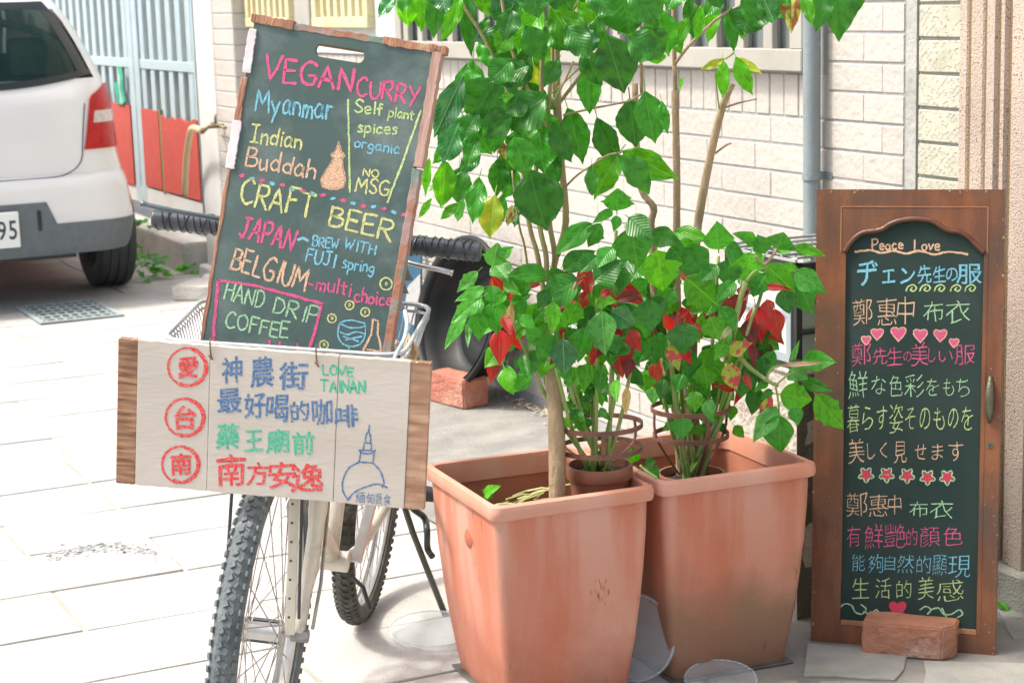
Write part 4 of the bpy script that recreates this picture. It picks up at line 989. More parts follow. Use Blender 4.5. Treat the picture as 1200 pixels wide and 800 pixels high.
def lD(P,w,c,**k): return line(D,P,w,C_[c] if c else None,dr,z=Z,h=HZc,**k)
wD('Peace',1022,293,1058,292,12,'peach'); wD('Love',1071,293,1101,294,12,'peach')
lD([(1002,295),(1020,293),(1032,296),(1048,294),(1062,297),(1078,294),(1095,298),(1112,295),(1134,298)],2.4,'peach',curve=True)
cD('ヂェン',[(1003,303,1030,336),(1032,313,1051,334),(1054,312,1074,334)],'blue',.012); cD('先生の服',[(1075,310,1092,333),(1093,311,1108,332),(1107,312,1124,331),(1122,309,1150,332)],'blue',.006)
for u in (1069,1085,1102,1121,1138): lD([(u-7,341),(u-5,336),(u+1,333.5),(u+5,337),(u+2,341),(u-2,339.5),(u,337)],1.6,'yg',curve=True)
cD('鄭惠中',[(999,348,1024,382),(1028,350,1050,381),(1052,349,1071,380)],'peach'); cD('布衣',[(1082,353,1106,377),(1110,352,1136,378)],'green')
def heart(u,v,r,c1='pink',c2='peach'):
    P=[(u+r*1.05*math.sin(a)**3,v-r*(.95*math.cos(a)-.36*math.cos(2*a)-.12*math.cos(3*a))) for a in [2*math.pi*k/18 for k in range(18)]]
    q=[D.uv(x,y,HZc) for x,y in P]; s=MB(); s.add([(x,y,Z) for x,y in q],[tuple(range(18))]); s.build('chalk_heart',C_[c1],dr)
    if c2:
        s=MB(); line(D,P,1.3,None,None,z=Z+.0002,h=HZc,closed=True,out=s); s.build('chalk_outline',C_[c2],dr)
for u,v,r in ((1015,398,5.5),(1028,390.6,7),(1053,390,8.5),(1078.5,392,8),(1102,392,7.5),(1118,401,5.5)): heart(u,v,r)
cD('鄭先生の美しい服',[(998,402,1020,428),(1023,407,1040,427),(1040,408,1057,427),(1057,410,1070,425),(1068,403,1087,428),(1087,405,1097,426),(1100,410,1117,424),(1119,404,1143,427)],'pink')
cD('鮮な色彩をもち',[(995,436,1017,465),(1020,439,1040,463),(1041,439,1058,465),(1060,437,1083,466),(1084,441,1101,466),(1104,441,1119,466),(1120,441,1137,466)],'green')
cD('暮らす姿そのものを',(992,474,1142,506),'yg')
cD('美しく見せます',[(994,513,1013,543),(1015,516,1027,540),(1030,516,1041,540),(1047,516,1063,543),(1071,518,1087,540),(1090,517,1107,541),(1111,516,1130,541)],'peach')
for u,v in ((1015,556),(1039,556),(1063,557),(1087,559),(1110,559)):
    for o_ in (1,0):
        P=[(u+(7.0 if not o_ else 8.6)*(1+.28*math.cos(5*a))*math.cos(a+.3)*.85,v+(7.0 if not o_ else 8.6)*(1+.28*math.cos(5*a))*math.sin(a+.3)*.85) for a in [2*math.pi*k/25 for k in range(25)]]
        if o_: 
            s=MB(); line(D,P,1.5,None,None,z=Z+.0002,h=HZc,closed=True,out=s); s.build('chalk_outline',C_['green'],dr)
        else:
            q=[D.uv(x,y,HZc) for x,y in P]; c=D.uv(u,v,HZc); s=MB(); s.add([(c[0],c[1],Z)]+[(x,y,Z) for x,y in q],[(0,i+1,(i+1)%25+1) for i in range(25)]); s.build('chalk_flower',C_['red'],dr)
    lD([(u-3,v),(u+3,v)],1.2,'peach'); lD([(u,v-3),(u,v+3)],1.2,'peach') if False else None
cD('鄭惠中',[(992,576,1017,605),(1019,579,1040,605),(1041,579,1056,603)],'peach'); cD('布衣',[(1065,586,1088,606),(1090,585,1118,608)],'green')
cD('有鮮艷的顏色',[(992,616,1009,641),(1013,614,1036,643),(1037,614,1061,641),(1062,619,1075,639),(1077,616,1101,641),(1104,617,1128,639)],'pink')
cD('能夠自然的顯現',[(998,648,1014,669),(1017,649,1035,671),(1037,650,1049,668),(1050,649,1071,672),(1074,651,1091,671),(1093,650,1110,674),(1112,651,1137,676)],'blue')
cD('生活的美感',[(999,677,1018,700),(1026,677,1044,701),(1051,680,1068,700),(1076,675,1094,702),(1097,679,1131,704)],'yg')
for P in ([(984,712),(990,707),(998,709),(1002,716),(1010,719),(1015,713),(1009,708)],[(1012,716),(1020,719),(1027,714),(1031,720)],[(1078,714),(1085,710),(1091,714),(1087,719)],[(1090,714),(1100,712),(1106,719),(1115,719),(1124,714),(1128,719),(1122,723)],[(1104,712),(1109,722)]): lD(P,1.7,'green',curve=True)
heart(1052,712,10,'red',None)
# ================================================================== terracotta-coloured square planters
def terra(name,c1,c2,c3): return mat(name,c1,c2,5,.6,.12,70,stretch=(1.6,1.6,.7),contrast=(.35,.68),c3=c3,s3=3.0,th3=(.5,.74))
M_tc=terra('terracotta',(.50,.155,.085),(.55,.225,.15),(.56,.30,.225)); M_tc2=terra('terracotta_weathered',(.47,.135,.07),(.50,.195,.12),(.42,.22,.14))
def weather(m,bloom,dirt,zd,soft):
    """rain bloom in vertical streaks below the rim, splashed mud round the foot, a few dark scuffs"""
    n=m.node_tree.nodes; l=m.node_tree.links; b=n['Principled BSDF']; src=b.inputs['Base Color'].links[0].from_socket
    tc=n.new('ShaderNodeTexCoord'); mp=n.new('ShaderNodeMapping'); mp.inputs['Scale'].default_value=(9,9,.9); l.new(tc.outputs['Object'],mp.inputs[0])
    def nz(sc,vec,det=6):
        q=n.new('ShaderNodeTexNoise'); q.inputs['Scale'].default_value=sc; q.inputs['Detail'].default_value=det; l.new(vec,q.inputs['Vector']); return q.outputs['Fac']
    def rng(v,a,c,t0=0,t1=1):
        q=n.new('ShaderNodeMapRange'); q.inputs[1].default_value=a; q.inputs[2].default_value=c; q.inputs[3].default_value=t0; q.inputs[4].default_value=t1; l.new(v,q.inputs[0]); return q.outputs[0]
    def mul(a,c):
        q=n.new('ShaderNodeMath'); q.operation='MULTIPLY'; l.new(a,q.inputs[0]); l.new(c,q.inputs[1]); return q.outputs[0]
    def mix(f,c1,col):
        q=n.new('ShaderNodeMix'); q.data_type='RGBA'; l.new(f,q.inputs[0]); l.new(c1,q.inputs[6]); q.inputs[7].default_value=(*col,1); return q.outputs[2]
    sx=n.new('ShaderNodeSeparateXYZ'); l.new(tc.outputs['Object'],sx.inputs[0]); z=sx.outputs[2]
    f1=mul(rng(nz(1.6,mp.outputs[0]),.45,.62),rng(z,.08,.42,.15,.75)); c=mix(f1,src,bloom)
    ad=n.new('ShaderNodeMath'); ad.operation='MULTIPLY_ADD'; l.new(nz(9,tc.outputs['Object']),ad.inputs[0]); ad.inputs[1].default_value=-.30; l.new(z,ad.inputs[2])
    f2=rng(ad.outputs[0],zd-.15+soft,zd-.15-.05,0,.75); c=mix(f2,c,dirt)
    m2=n.new('ShaderNodeMapping'); m2.inputs['Scale'].default_value=(60,60,16); m2.inputs['Rotation'].default_value=(0,.35,0); l.new(tc.outputs['Object'],m2.inputs[0])
    f3=mul(rng(nz(1,m2.outputs[0],2),.66,.72),rng(nz(5,tc.outputs['Object'],2),.52,.60,0,.8)); c=mix(f3,c,(.16,.075,.05))
    f4=rng(nz(190,tc.outputs['Object'],3),.64,.74,0,.22); c=mix(f4,c,(.62,.42,.34))
    l.new(c,b.inputs['Base Color'])
weather(M_tc,(.60,.36,.28),(.36,.13,.075),.03,.10); weather(M_tc2,(.56,.31,.235),(.185,.125,.075),.16,.10)
M_trim=terra('terracotta_rim_bleached',(.55,.235,.15),(.60,.33,.25),(.44,.24,.16))
M_tcin=mat('terracotta_inside',(.42,.16,.09),(.34,.13,.08),6,.75,.1,60)
M_soil=mat('potting_soil',(.022,.018,.014),(.05,.038,.026),60,.95,1,120)
UA=R_(22); UX=Vector((math.cos(UA),math.sin(UA),0)); UY=Vector((-math.sin(UA),math.cos(UA),0))
def ring(hw,hd,z,r,n=5): return [Vector((x,y,z)) for x,y in rrect(-hw,hw,-hd,hd,r,n)]
def interp_p(z):
    T=[(0,.745),(.05,.79),(.12,.84),(.20,.885),(.28,.92),(.36,.945),(.432,.957)]
    for (a,b),(c,d) in zip(T,T[1:]):
        if z<=c: return b+(d-b)*(z-a)/(c-a)
    return .957
def planter(name,label,loc,hw,hd,m,ang=22):
    M=Matrix.Translation(loc)@Matrix.Rotation(R_(ang),4,'Z'); t=thing('square_planter',label,'planter',M,'terracotta-coloured square planters by the wall')
    def shell(P,close0=True,close1=False):
        s=MB(); n=len(ring(1,1,0,.1)); vs=[];fs=[]
        for (a,z) in P: vs+=ring(hw*a,hd*a,z,.022 if a>.3 else .01)
        for i in range(len(P)-1):
            for k in range(n): k2=(k+1)%n; fs.append((i*n+k,i*n+k2,(i+1)*n+k2,(i+1)*n+k))
        if close0: fs.append(tuple(range(n))[::-1])
        if close1: fs.append(tuple((len(P)-1)*n+k for k in range(n)))
        s.add(vs,fs); return s
    shell([(.745,0),(.75,.004),(.79,.05),(.84,.12),(.885,.20),(.92,.28),(.945,.36),(.957,.432)]).build('planter_body',m,t,smooth=True,auto=True)
    shell([(.93,.41),(.915,.33),(.89,.26)],False,False).build('inner_wall',M_tcin,t,smooth=True,auto=True)
    shell([(.955,.424),(.97,.421),(1.005,.424),(1.016,.431),(1.016,.443),(1.004,.451),(.955,.455),(.93,.452),(.918,.440),(.915,.405)],False,False).build('rim',M_trim,t,smooth=True,auto=True)
    s=MB(); N=24; vs=[];fs=[]
    for i in range(N+1):
        for k in range(N+1):
            x=(-1+2*i/N)*hw*.9; y=(-1+2*k/N)*hd*.9; vs.append((x,y,.335+.018*noise.noise(Vector((x*14,y*14,loc[0]*9)))+.008*noise.noise(Vector((x*50,y*50,1)))))
    for i in range(N):
        for k in range(N): A_=i*(N+1)+k; fs.append((A_,A_+1,A_+N+2,A_+N+1))
    s.add(vs,fs); s.build('soil',M_soil,t,smooth=True)
    return t
P1=Vector((.043,3.868,.006)); P2=Vector((.399,4.018,.006))
pot1=planter('p','terracotta-coloured square planter nearest the bicycle, holding the thick tree trunk and a potted poinsettia',P1,.180,.205,M_tc)
pot2=planter('p','weathered terracotta-coloured square planter standing between the first planter and the stucco pier',P2,.186,.200,M_tc2)
s=MB(); 
# moulded knob on the left face of the near planter
M_=Matrix.Translation((-.180*.925-.001,-.03,.345))@Matrix.Rotation(R_(-90),4,'Y'); s.lathe([(0,.004),(.018,.004),(.022,0)],24,M_); s.build('drain_plug',mat('plug_orange',(.44,.13,.065),(.38,.11,.06),12,.5),pot1,smooth=True)
inv_=MW[pot1.name].inverted(); rs=random.Random(12); s=MB(); oc=inv_@CC
for i in range(34):
    u=705+rs.gauss(0,5)+(0 if i<22 else rs.uniform(-25,25)); v=(688+rs.gauss(0,14)) if i<22 else 735+rs.uniform(-18,26); d=inv_.to_3x3()@ray(u,v); y_=-.185
    for _ in range(4):
        p=oc+d*((y_-oc.y)/d.y); z=p.z; y_=-.205*interp_p(z)-.0004
    L_=rs.uniform(.002,.010) if i<22 else .0012; w_2=rs.uniform(.0004,.0011); sl=rs.uniform(-.3,.1)
    s.add([(p.x-w_2,p.y,p.z-L_),(p.x+w_2,p.y,p.z-L_*.8),(p.x+w_2+sl*L_,p.y,p.z+L_),(p.x-w_2*.5+sl*L_,p.y,p.z+L_)],[(0,1,2,3)])
s.build('scratch_marks',mat('scratch_dark',(.33,.12,.075),(.40,.16,.10),90,.9),pot1,kind='stuff')
M_dkpl=mat('dark_saucer',(.06,.055,.05),(.13,.12,.10),12,.6,.2,60)
for P_,lab in ((P1,'dark plastic tray under the planter nearest the bicycle'),(P2,'dark plastic tray under the weathered planter')):
    s=MB(); Mx=Matrix.Translation((P_.x,P_.y,.0035))@Matrix.Rotation(UA,4,'Z'); s.box(-.148,.148,-.165,.165,0,.0045,None); o=s.build('planter_tray',M_dkpl,M=Mx,bevel=.002); tag(o,lab,'tray')
for o in (pot1,pot2): pass
# clear plastic lids
M_clr=bpy.data.materials.new('milky_plastic'); M_clr.use_nodes=True
def milky(m,c,a,r=.25):
    n=m.node_tree.nodes; l=m.node_tree.links; b=n['Principled BSDF']; b.inputs['Base Color'].default_value=(*c,1); b.inputs['Roughness'].default_value=r
    t=n.new('ShaderNodeBsdfTransparent'); x=n.new('ShaderNodeMixShader'); no=n.new('ShaderNodeTexNoise'); no.inputs['Scale'].default_value=2; r_=n.new('ShaderNodeMapRange'); r_.inputs[3].default_value=a-.12; r_.inputs[4].default_value=a+.15
    l.new(no.outputs['Fac'],r_.inputs[0]); l.new(r_.outputs[0],x.inputs[0]); l.new(t.outputs[0],x.inputs[1]); l.new(b.outputs[0],x.inputs[2]); l.new(x.outputs[0],n['Material Output'].inputs[0])
milky(M_clr,(.60,.68,.70),.30)
def lid(label,loc,rot,r,sy=1,fold=0):
    t=thing('plastic_lid',label,'plastic lid',Matrix.Translation(loc)@rot)
    s=MB(); P=[(0,.0)]+[(r*k/10,.001*math.sin(k*.9)+fold*(k/10)**2*.03) for k in range(1,10)]+[(r,.010+fold*.03),(r+.004,.004+fold*.03)]
    s.lathe(P,48,Matrix.Diagonal((1,sy,1,1))); s.build('disc',M_clr,t,smooth=True); s=MB(); s.tube([(r*math.cos(k*math.pi/24),r*sy*math.sin(k*math.pi/24),.008+fold*.03) for k in range(48)],.0022,6,closed=True); s.build('rim',M_clr,t,smooth=True); return t
q=gnd(512,752); lid('milky clear plastic lid lying on the paving against the left of the near planter',Vector((q.x-.01,q.y+.04,.012)),Matrix.Rotation(R_(3),4,'X')@Matrix.Rotation(R_(20),4,'Z'),.10,1.1)
q=gnd(742,800); lid('milky plastic lid standing on edge between the two planters',Vector((q.x+.005,q.y+.015,.098)),Matrix.Rotation(R_(-14),4,'Z')@Matrix.Rotation(R_(78),4,'X'),.088,1.05)
q=gnd(850,806); lid('milky plastic lid poking out from under the front of the weathered planter',Vector((q.x-.01,q.y-.005,.018)),Matrix.Rotation(R_(10),4,'X'),.075,1.0)
# ================================================================== leaves
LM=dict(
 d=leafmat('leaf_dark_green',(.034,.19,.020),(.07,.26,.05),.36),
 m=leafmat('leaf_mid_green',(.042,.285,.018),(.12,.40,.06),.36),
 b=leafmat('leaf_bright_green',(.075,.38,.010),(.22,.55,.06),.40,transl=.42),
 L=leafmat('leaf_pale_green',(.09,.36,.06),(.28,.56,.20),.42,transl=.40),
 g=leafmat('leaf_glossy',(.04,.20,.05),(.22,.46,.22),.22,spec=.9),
 y=leafmat('leaf_yellowing',(.30,.46,.03),(.50,.58,.12),.42,patch=(.52,.50,.05),ps=4),
 n=leafmat('leaf_brown_tipped',(.40,.42,.10),(.45,.42,.2),.5,patch=(.20,.09,.03),ps=2.5,pth=(.45,.55)),
 R=leafmat('bract_red',(.46,.020,.020),(.60,.14,.08),.45,patch=(.34,.05,.025),transl=.4,ps=2.2,pth=(.40,.70)),
 D=leafmat('bract_dark_red',(.25,.03,.028),(.42,.12,.07),.45,patch=(.14,.045,.03),transl=.3),
 V=leafmat('leaf_variegated',(.36,.50,.06),(.62,.12,.12),.42,patch=(.60,.10,.09),ps=3,pth=(.5,.56)),
 t=leafmat('leaf_dry_tan',(.55,.42,.18),(.5,.36,.16),.6,patch=(.42,.28,.12)),
 P=leafmat('leaf_pinkish',(.62,.42,.28),(.62,.20,.18),.45))
_lm={}
def leafmesh(kind,var,mk):
    k=(kind,var,mk)
    if k in _lm: return _lm[k]
    rr=random.Random(hash((kind,var))%9973 if False else {'c':10,'p':40,'l':70,'r':90}[kind]+var)
    N=20; rows=[]; curl=rr.uniform(-.12,-.42); side=rr.uniform(.10,.24); wav=rr.uniform(.6,1.4); ph=rr.uniform(0,6); bend=rr.uniform(-.06,.06)
    for i in range(N+1):
        y=i/N
        if kind=='c': w=(math.sin(math.pi*min(1,y*1.0)**.92)**1.0)*.5*(1-.05*y); w=w*(1+.03*math.sin(y*40+ph)); w= w if y<.9 else max(.0,w*.55+.03*(1-y)/.1)
        elif kind=='p': w=(math.sin(math.pi*min(1,y)**.80)**.95)*.50*(1-.28*y)*(1+.04*math.sin(y*15+ph)); w=w if y<.93 else w*.8
        elif kind=='l': 
            w=(math.sin(math.pi*y**.80)**.9)*.42*(1-.1*y)
            w+= .13*max(0,1-abs(y-.42)/.07)+.10*max(0,1-abs(y-.66)/.06)
        else: w=(math.sin(math.pi*y**.80)**1.05)*.5*(1-.35*y)
        rows.append((y,max(w,0)))
    vs=[];fs=[];K=3
    for y,w in rows:
        for j in range(-K,K+1):
            q=j/K; x=q*w+bend*math.sin(y*math.pi); 
            z=side*abs(q)*w*1.6*(1-.4*abs(q))+curl*y*y+ (.06*wav*math.sin(y*15+ph+(2 if q>0 else 0))*abs(q)**1.5 if kind=='c' else .045*wav*math.sin(y*9+ph+q)*abs(q)) - .012*math.exp(-(q*5)**2)
            if kind=='l' and abs(q)>.9: x+=0
            vs.append((x,y,z))
    W=2*K+1
    for i in range(N):
        for j in range(W-1): A_=i*W+j; fs.append((A_,A_+1,A_+W+1,A_+W))
    # petiole
    pv=[];n0=len(vs)
    for i,(yy,zz_) in enumerate(((0,0),(-.10,-.02),(-.22,-.07))):
        for k in range(4): a=k*math.pi/2; pv.append((.016*math.cos(a),yy,zz_+.016*math.sin(a)))
    vs+=pv
    for i in range(2):
        for k in range(4): k2=(k+1)%4; fs.append((n0+i*4+k,n0+i*4+k2,n0+i*4+4+k2,n0+i*4+4+k))
    me=bpy.data.meshes.new('leaf'); me.from_pydata(vs,[],fs); me.materials.append(LM[mk]); me.polygons.foreach_set('use_smooth',[True]*len(fs)); me.update()
    _lm[k]=me; return me
lrng=random.Random(77)
def leaf(parent,bu,bv,tu,tv,wpx,mk,Y,kind='c',name='leaf',dy=None,roll=0):
    """one leaf from petiole end to tip, standing about Y metres in front of the camera"""
    Bp=at(bu,bv,Y); Tp=at(tu,tv,Y+(lrng.uniform(-.045,.01) if dy is None else dy)); d=Tp-Bp; Ln=d.length; d.normalize()
    view=(CC-Bp).normalized(); nrm=view*1.0+Vector((lrng.uniform(-.35,.2),0,lrng.uniform(.0,.5)))
    nrm-=d*nrm.dot(d); nrm.normalize(); x=d.cross(nrm).normalized()
    if roll: R=Matrix.Rotation(roll,3,d); nrm=R@nrm; x=R@x
    W=wpx*Y/FPX*{'c':1.14,'p':1.34,'l':1.22,'r':1.15}[kind]
    if nrm.dot(view)<.2: pass
    sz=min(Ln,W*2.0)*.8
    M=Matrix(((x.x*W,d.x*Ln,nrm.x*sz,Bp.x),(x.y*W,d.y*Ln,nrm.y*sz,Bp.y),(x.z*W,d.z*Ln,nrm.z*sz,Bp.z),(0,0,0,1)))
    inv=MW[parent.name].inverted()
    return inst(name,leafmesh(kind,lrng.randrange(5),mk),parent,inv@M)
M_bark=mat('bark_tan',(.42,.31,.19),(.28,.21,.13),16,.85,.6,90,stretch=(1,1,.35),c3=(.52,.44,.33),s3=20,th3=(.55,.7))
M_stem=mat('stem_tan',(.40,.31,.17),(.28,.24,.12),40,.8,.4,120,stretch=(1,1,.3),c3=(.25,.33,.10),s3=15,th3=(.55,.7))
M_cane=mat('cane_green',(.16,.30,.05),(.27,.34,.11),22,.55,.3,120,stretch=(1,1,.4),c3=(.50,.46,.30),s3=12,th3=(.52,.68))
def stemline(parent,pts,Ys,rpx,m,name='stem',n=8,sm=4):
    k=len(pts); P=[]
    for i,(u,v) in enumerate(pts):
        Y=Ys if isinstance(Ys,(int,float)) else Ys[0]+(Ys[1]-Ys[0])*i/(k-1)
        P.append(at(u,v,Y))
    r=rpx if isinstance(rpx,(tuple,list)) else (rpx,rpx); Q=catmull(P,sm); Y0=P[0].y
    R=[(r[0]+(r[1]-r[0])*i/(len(Q)-1))*Y0/FPX*(1+.07*noise.noise(Vector((i*.9,r[0],0)))) for i in range(len(Q))]
    s=MB(); s.tube(Q,R,n); return s.build(name,m,parent,world=True,smooth=True)
# ------------------------------------------------------------------ the tall tree
base=at(652,585,3.77); base.z=.335
tree=thing('leafy_tree','tall big-leaved tree growing from the near planter, its glossy leaves hanging over the window','tree',Matrix.Translation(base))
tb=(base-CC); 
Q=[base,at(653,575,3.77),at(652,500,3.785),at(646,430,3.80),at(640,360,3.83),at(652,300,3.86)]
s=MB(); s.tube(catmull(Q,5),[.0175]*11+[.0155]*5+[.0105]*5+[.0065]*5,14); s.build('trunk',M_bark,tree,world=True,smooth=True)
for P,Y,r in [([(652,300),(663,260),(658,190),(653,100),(652,0),(650,-60)],3.86,(4.2,3.6)),([(640,360),(630,300),(620,262),(612,190),(610,100)],3.84,(3.2,2.4)),([(640,330),(640,300),(632,262),(628,200),(634,120),(636,30),(640,-40)],3.84,(3.2,2.6)),([(646,340),(650,300),(643,255),(640,190),(645,90)],3.85,(3.6,2.4)),
  ([(620,330),(615,290),(608,262),(600,200)],3.85,(1.6,1.2)),([(651,150),(648,75),(646,20)],3.86,(2.2,2)),([(655,60),(668,20),(690,-20)],3.86,(2.2,1.6)),([(612,150),(575,60),(545,10),(520,-30)],3.84,(2.2,1.6)),([(640,150),(600,60),(585,-20)],3.82,(2.2,1.6)),([(656,120),(700,60),(725,0),(740,-40)],3.87,(2.2,1.6))]:
    stemline(tree,P,Y,r,M_stem)
for P in [[(555,142),(580,137),(600,133),(620,118),(642,120)],[(660,222),(677,205),(694,194)],[(694,194),(712,182),(728,179)],[(653,105),(674,84),(696,67),(715,45)],[(660,135),(695,127),(735,119),(752,110)],[(724,40),(742,20),(756,4),(790,-10)],[(648,120),(662,95),(672,72)]]:
    stemline(tree,P,(3.83,3.80),(1.5,1.1),M_stem,'twig',5)
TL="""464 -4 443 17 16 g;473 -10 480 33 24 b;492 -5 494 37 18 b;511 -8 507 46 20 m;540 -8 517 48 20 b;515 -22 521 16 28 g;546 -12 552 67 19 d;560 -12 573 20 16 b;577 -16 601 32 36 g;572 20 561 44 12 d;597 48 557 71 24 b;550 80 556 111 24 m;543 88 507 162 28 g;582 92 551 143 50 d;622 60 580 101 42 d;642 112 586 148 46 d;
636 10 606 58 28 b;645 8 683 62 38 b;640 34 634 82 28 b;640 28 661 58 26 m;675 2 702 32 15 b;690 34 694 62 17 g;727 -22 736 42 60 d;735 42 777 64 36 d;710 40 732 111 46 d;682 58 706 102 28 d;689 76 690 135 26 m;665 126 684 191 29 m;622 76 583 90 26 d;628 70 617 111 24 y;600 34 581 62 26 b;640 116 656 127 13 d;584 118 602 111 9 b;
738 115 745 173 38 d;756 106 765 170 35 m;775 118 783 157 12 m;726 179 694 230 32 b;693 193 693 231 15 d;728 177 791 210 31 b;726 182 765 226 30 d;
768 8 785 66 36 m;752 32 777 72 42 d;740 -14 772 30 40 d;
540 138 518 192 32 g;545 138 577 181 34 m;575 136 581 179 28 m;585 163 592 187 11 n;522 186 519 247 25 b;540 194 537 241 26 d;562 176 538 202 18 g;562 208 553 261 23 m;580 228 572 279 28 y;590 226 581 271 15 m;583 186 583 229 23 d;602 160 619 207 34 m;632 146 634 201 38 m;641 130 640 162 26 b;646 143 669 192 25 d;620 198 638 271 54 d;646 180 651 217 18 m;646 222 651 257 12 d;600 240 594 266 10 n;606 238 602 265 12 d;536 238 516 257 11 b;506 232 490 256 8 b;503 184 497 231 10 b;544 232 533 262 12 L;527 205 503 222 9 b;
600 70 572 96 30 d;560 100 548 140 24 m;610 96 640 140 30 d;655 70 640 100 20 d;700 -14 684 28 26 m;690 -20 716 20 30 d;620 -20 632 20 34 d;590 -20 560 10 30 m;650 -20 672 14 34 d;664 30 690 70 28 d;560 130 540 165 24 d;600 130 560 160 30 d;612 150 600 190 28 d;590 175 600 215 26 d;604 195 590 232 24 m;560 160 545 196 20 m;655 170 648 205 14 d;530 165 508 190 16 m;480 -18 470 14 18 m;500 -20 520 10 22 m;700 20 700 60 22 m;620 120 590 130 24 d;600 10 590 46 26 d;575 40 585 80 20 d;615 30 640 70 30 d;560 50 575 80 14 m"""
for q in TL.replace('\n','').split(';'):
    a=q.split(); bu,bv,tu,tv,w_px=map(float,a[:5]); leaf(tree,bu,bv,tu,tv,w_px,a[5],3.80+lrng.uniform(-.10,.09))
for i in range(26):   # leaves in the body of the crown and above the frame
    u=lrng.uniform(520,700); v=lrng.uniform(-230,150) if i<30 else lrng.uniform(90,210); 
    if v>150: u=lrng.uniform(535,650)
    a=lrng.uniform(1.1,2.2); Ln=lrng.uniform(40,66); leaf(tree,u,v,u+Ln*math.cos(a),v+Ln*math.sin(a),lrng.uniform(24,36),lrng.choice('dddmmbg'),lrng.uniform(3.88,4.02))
# ------------------------------------------------------------------ slender sapling in planter 2
b2=Vector((P2.x,P2.y+.05,.335))
sap=thing('slender_sapling','slender sapling with cut-back bare stems and sparse leaves rising from the weathered planter','tree',Matrix.Translation(b2))
def rooted(pts,Y,r,x=0):
    k=[b2+Vector((x,0,0)),b2.lerp(at(*pts[0],Y),.5)]+[at(u,v,Y) for u,v in pts]; Qs=catmull(k,4); n=len(Qs)
    s=MB(); s.tube(Qs,[(r[0]+(r[1]-r[0])*i/(n-1))*Y/FPX*(1+.1*noise.noise(Vector((i*.8,x*90,3)))) for i in range(n)],9); return s.build('stem',M_bark,sap,world=True,smooth=True)
rooted([(797,420),(793,330),(793,270),(793,200),(791,106)],4.02,(4.9,4.4),.0)
stemline(sap,[(792,120),(790,60),(789,0),(787,-80)],4.02,(2.9,2.3),M_bark)
rooted([(812,380),(815,300),(818,262),(829,200),(845,130),(858,98)],4.04,(6.2,4.4),.03)
rooted([(770,380),(765,300),(763,262),(766,243),(752,222),(746,170),(744,98)],4.0,(5.2,3.8),-.03)
stemline(sap,[(845,128),(865,121),(887,116)],4.04,(1.5,.9),M_bark,'twig',5); stemline(sap,[(838,180),(850,171),(857,168)],4.04,(1.5,.9),M_bark,'twig',5)
stemline(sap,[(752,112),(751,60),(750,0),(748,-60)],4.0,(2.0,1.6),M_bark)
stemline(sap,[(791,75),(810,51),(845,19),(882,0),(930,-22),(985,-34)],4.0,(2.2,1.4),M_bark,'twig',6)
stemline(sap,[(784,66),(776,50),(766,24),(760,5)],4.0,(1.4,1),M_cane,'twig',5)
stemline(sap,[(843,128),(840,105),(838,85)],4.03,(1.1,.8),M_cane,'twig',5); stemline(sap,[(860,62),(852,68),(838,74)],4.0,(1.1,.8),M_cane,'twig',5)
SL="""808 -5 812 46 18 d;822 6 815 49 13 b;840 3 829 51 16 b;853 8 860 62 16 d;868 -2 894 34 22 m;862 20 873 49 9 b;884 2 868 40 44 d;890 -12 909 27 32 g;926 -18 930 35 22 n;941 -12 950 29 15 b;962 -22 957 36 28 d;975 -28 986 45 40 d;996 -22 1003 17 24 m;847 70 847 115 15 b;862 66 881 112 18 b;862 68 893 86 9 y;850 69 820 82 9 y;808 20 784 58 18 b;800 -20 780 10 26 m;830 -24 846 8 26 d;870 -26 880 6 24 m;845 -5 825 18 20 m;910 -24 924 4 20 m;1000 -30 1014 -2 26 d;789 40 798 62 14 b;768 60 770 76 20 b;905 8 925 20 14 m;800 90 796 106 5 b"""
for q in SL.replace('\n','').split(';'):
    a=q.split(); bu,bv,tu,tv,w_px=map(float,a[:5]); leaf(sap,bu,bv,tu,tv,w_px,a[5],4.0+lrng.uniform(-.06,.05))
for i in range(16):
    u=lrng.uniform(770,1010); v=lrng.uniform(-190,-45); a=lrng.uniform(1.1,2.2); leaf(sap,u,v,u+55*math.cos(a),v+55*math.sin(a),30,lrng.choice('dmmb'),lrng.uniform(3.95,4.1))
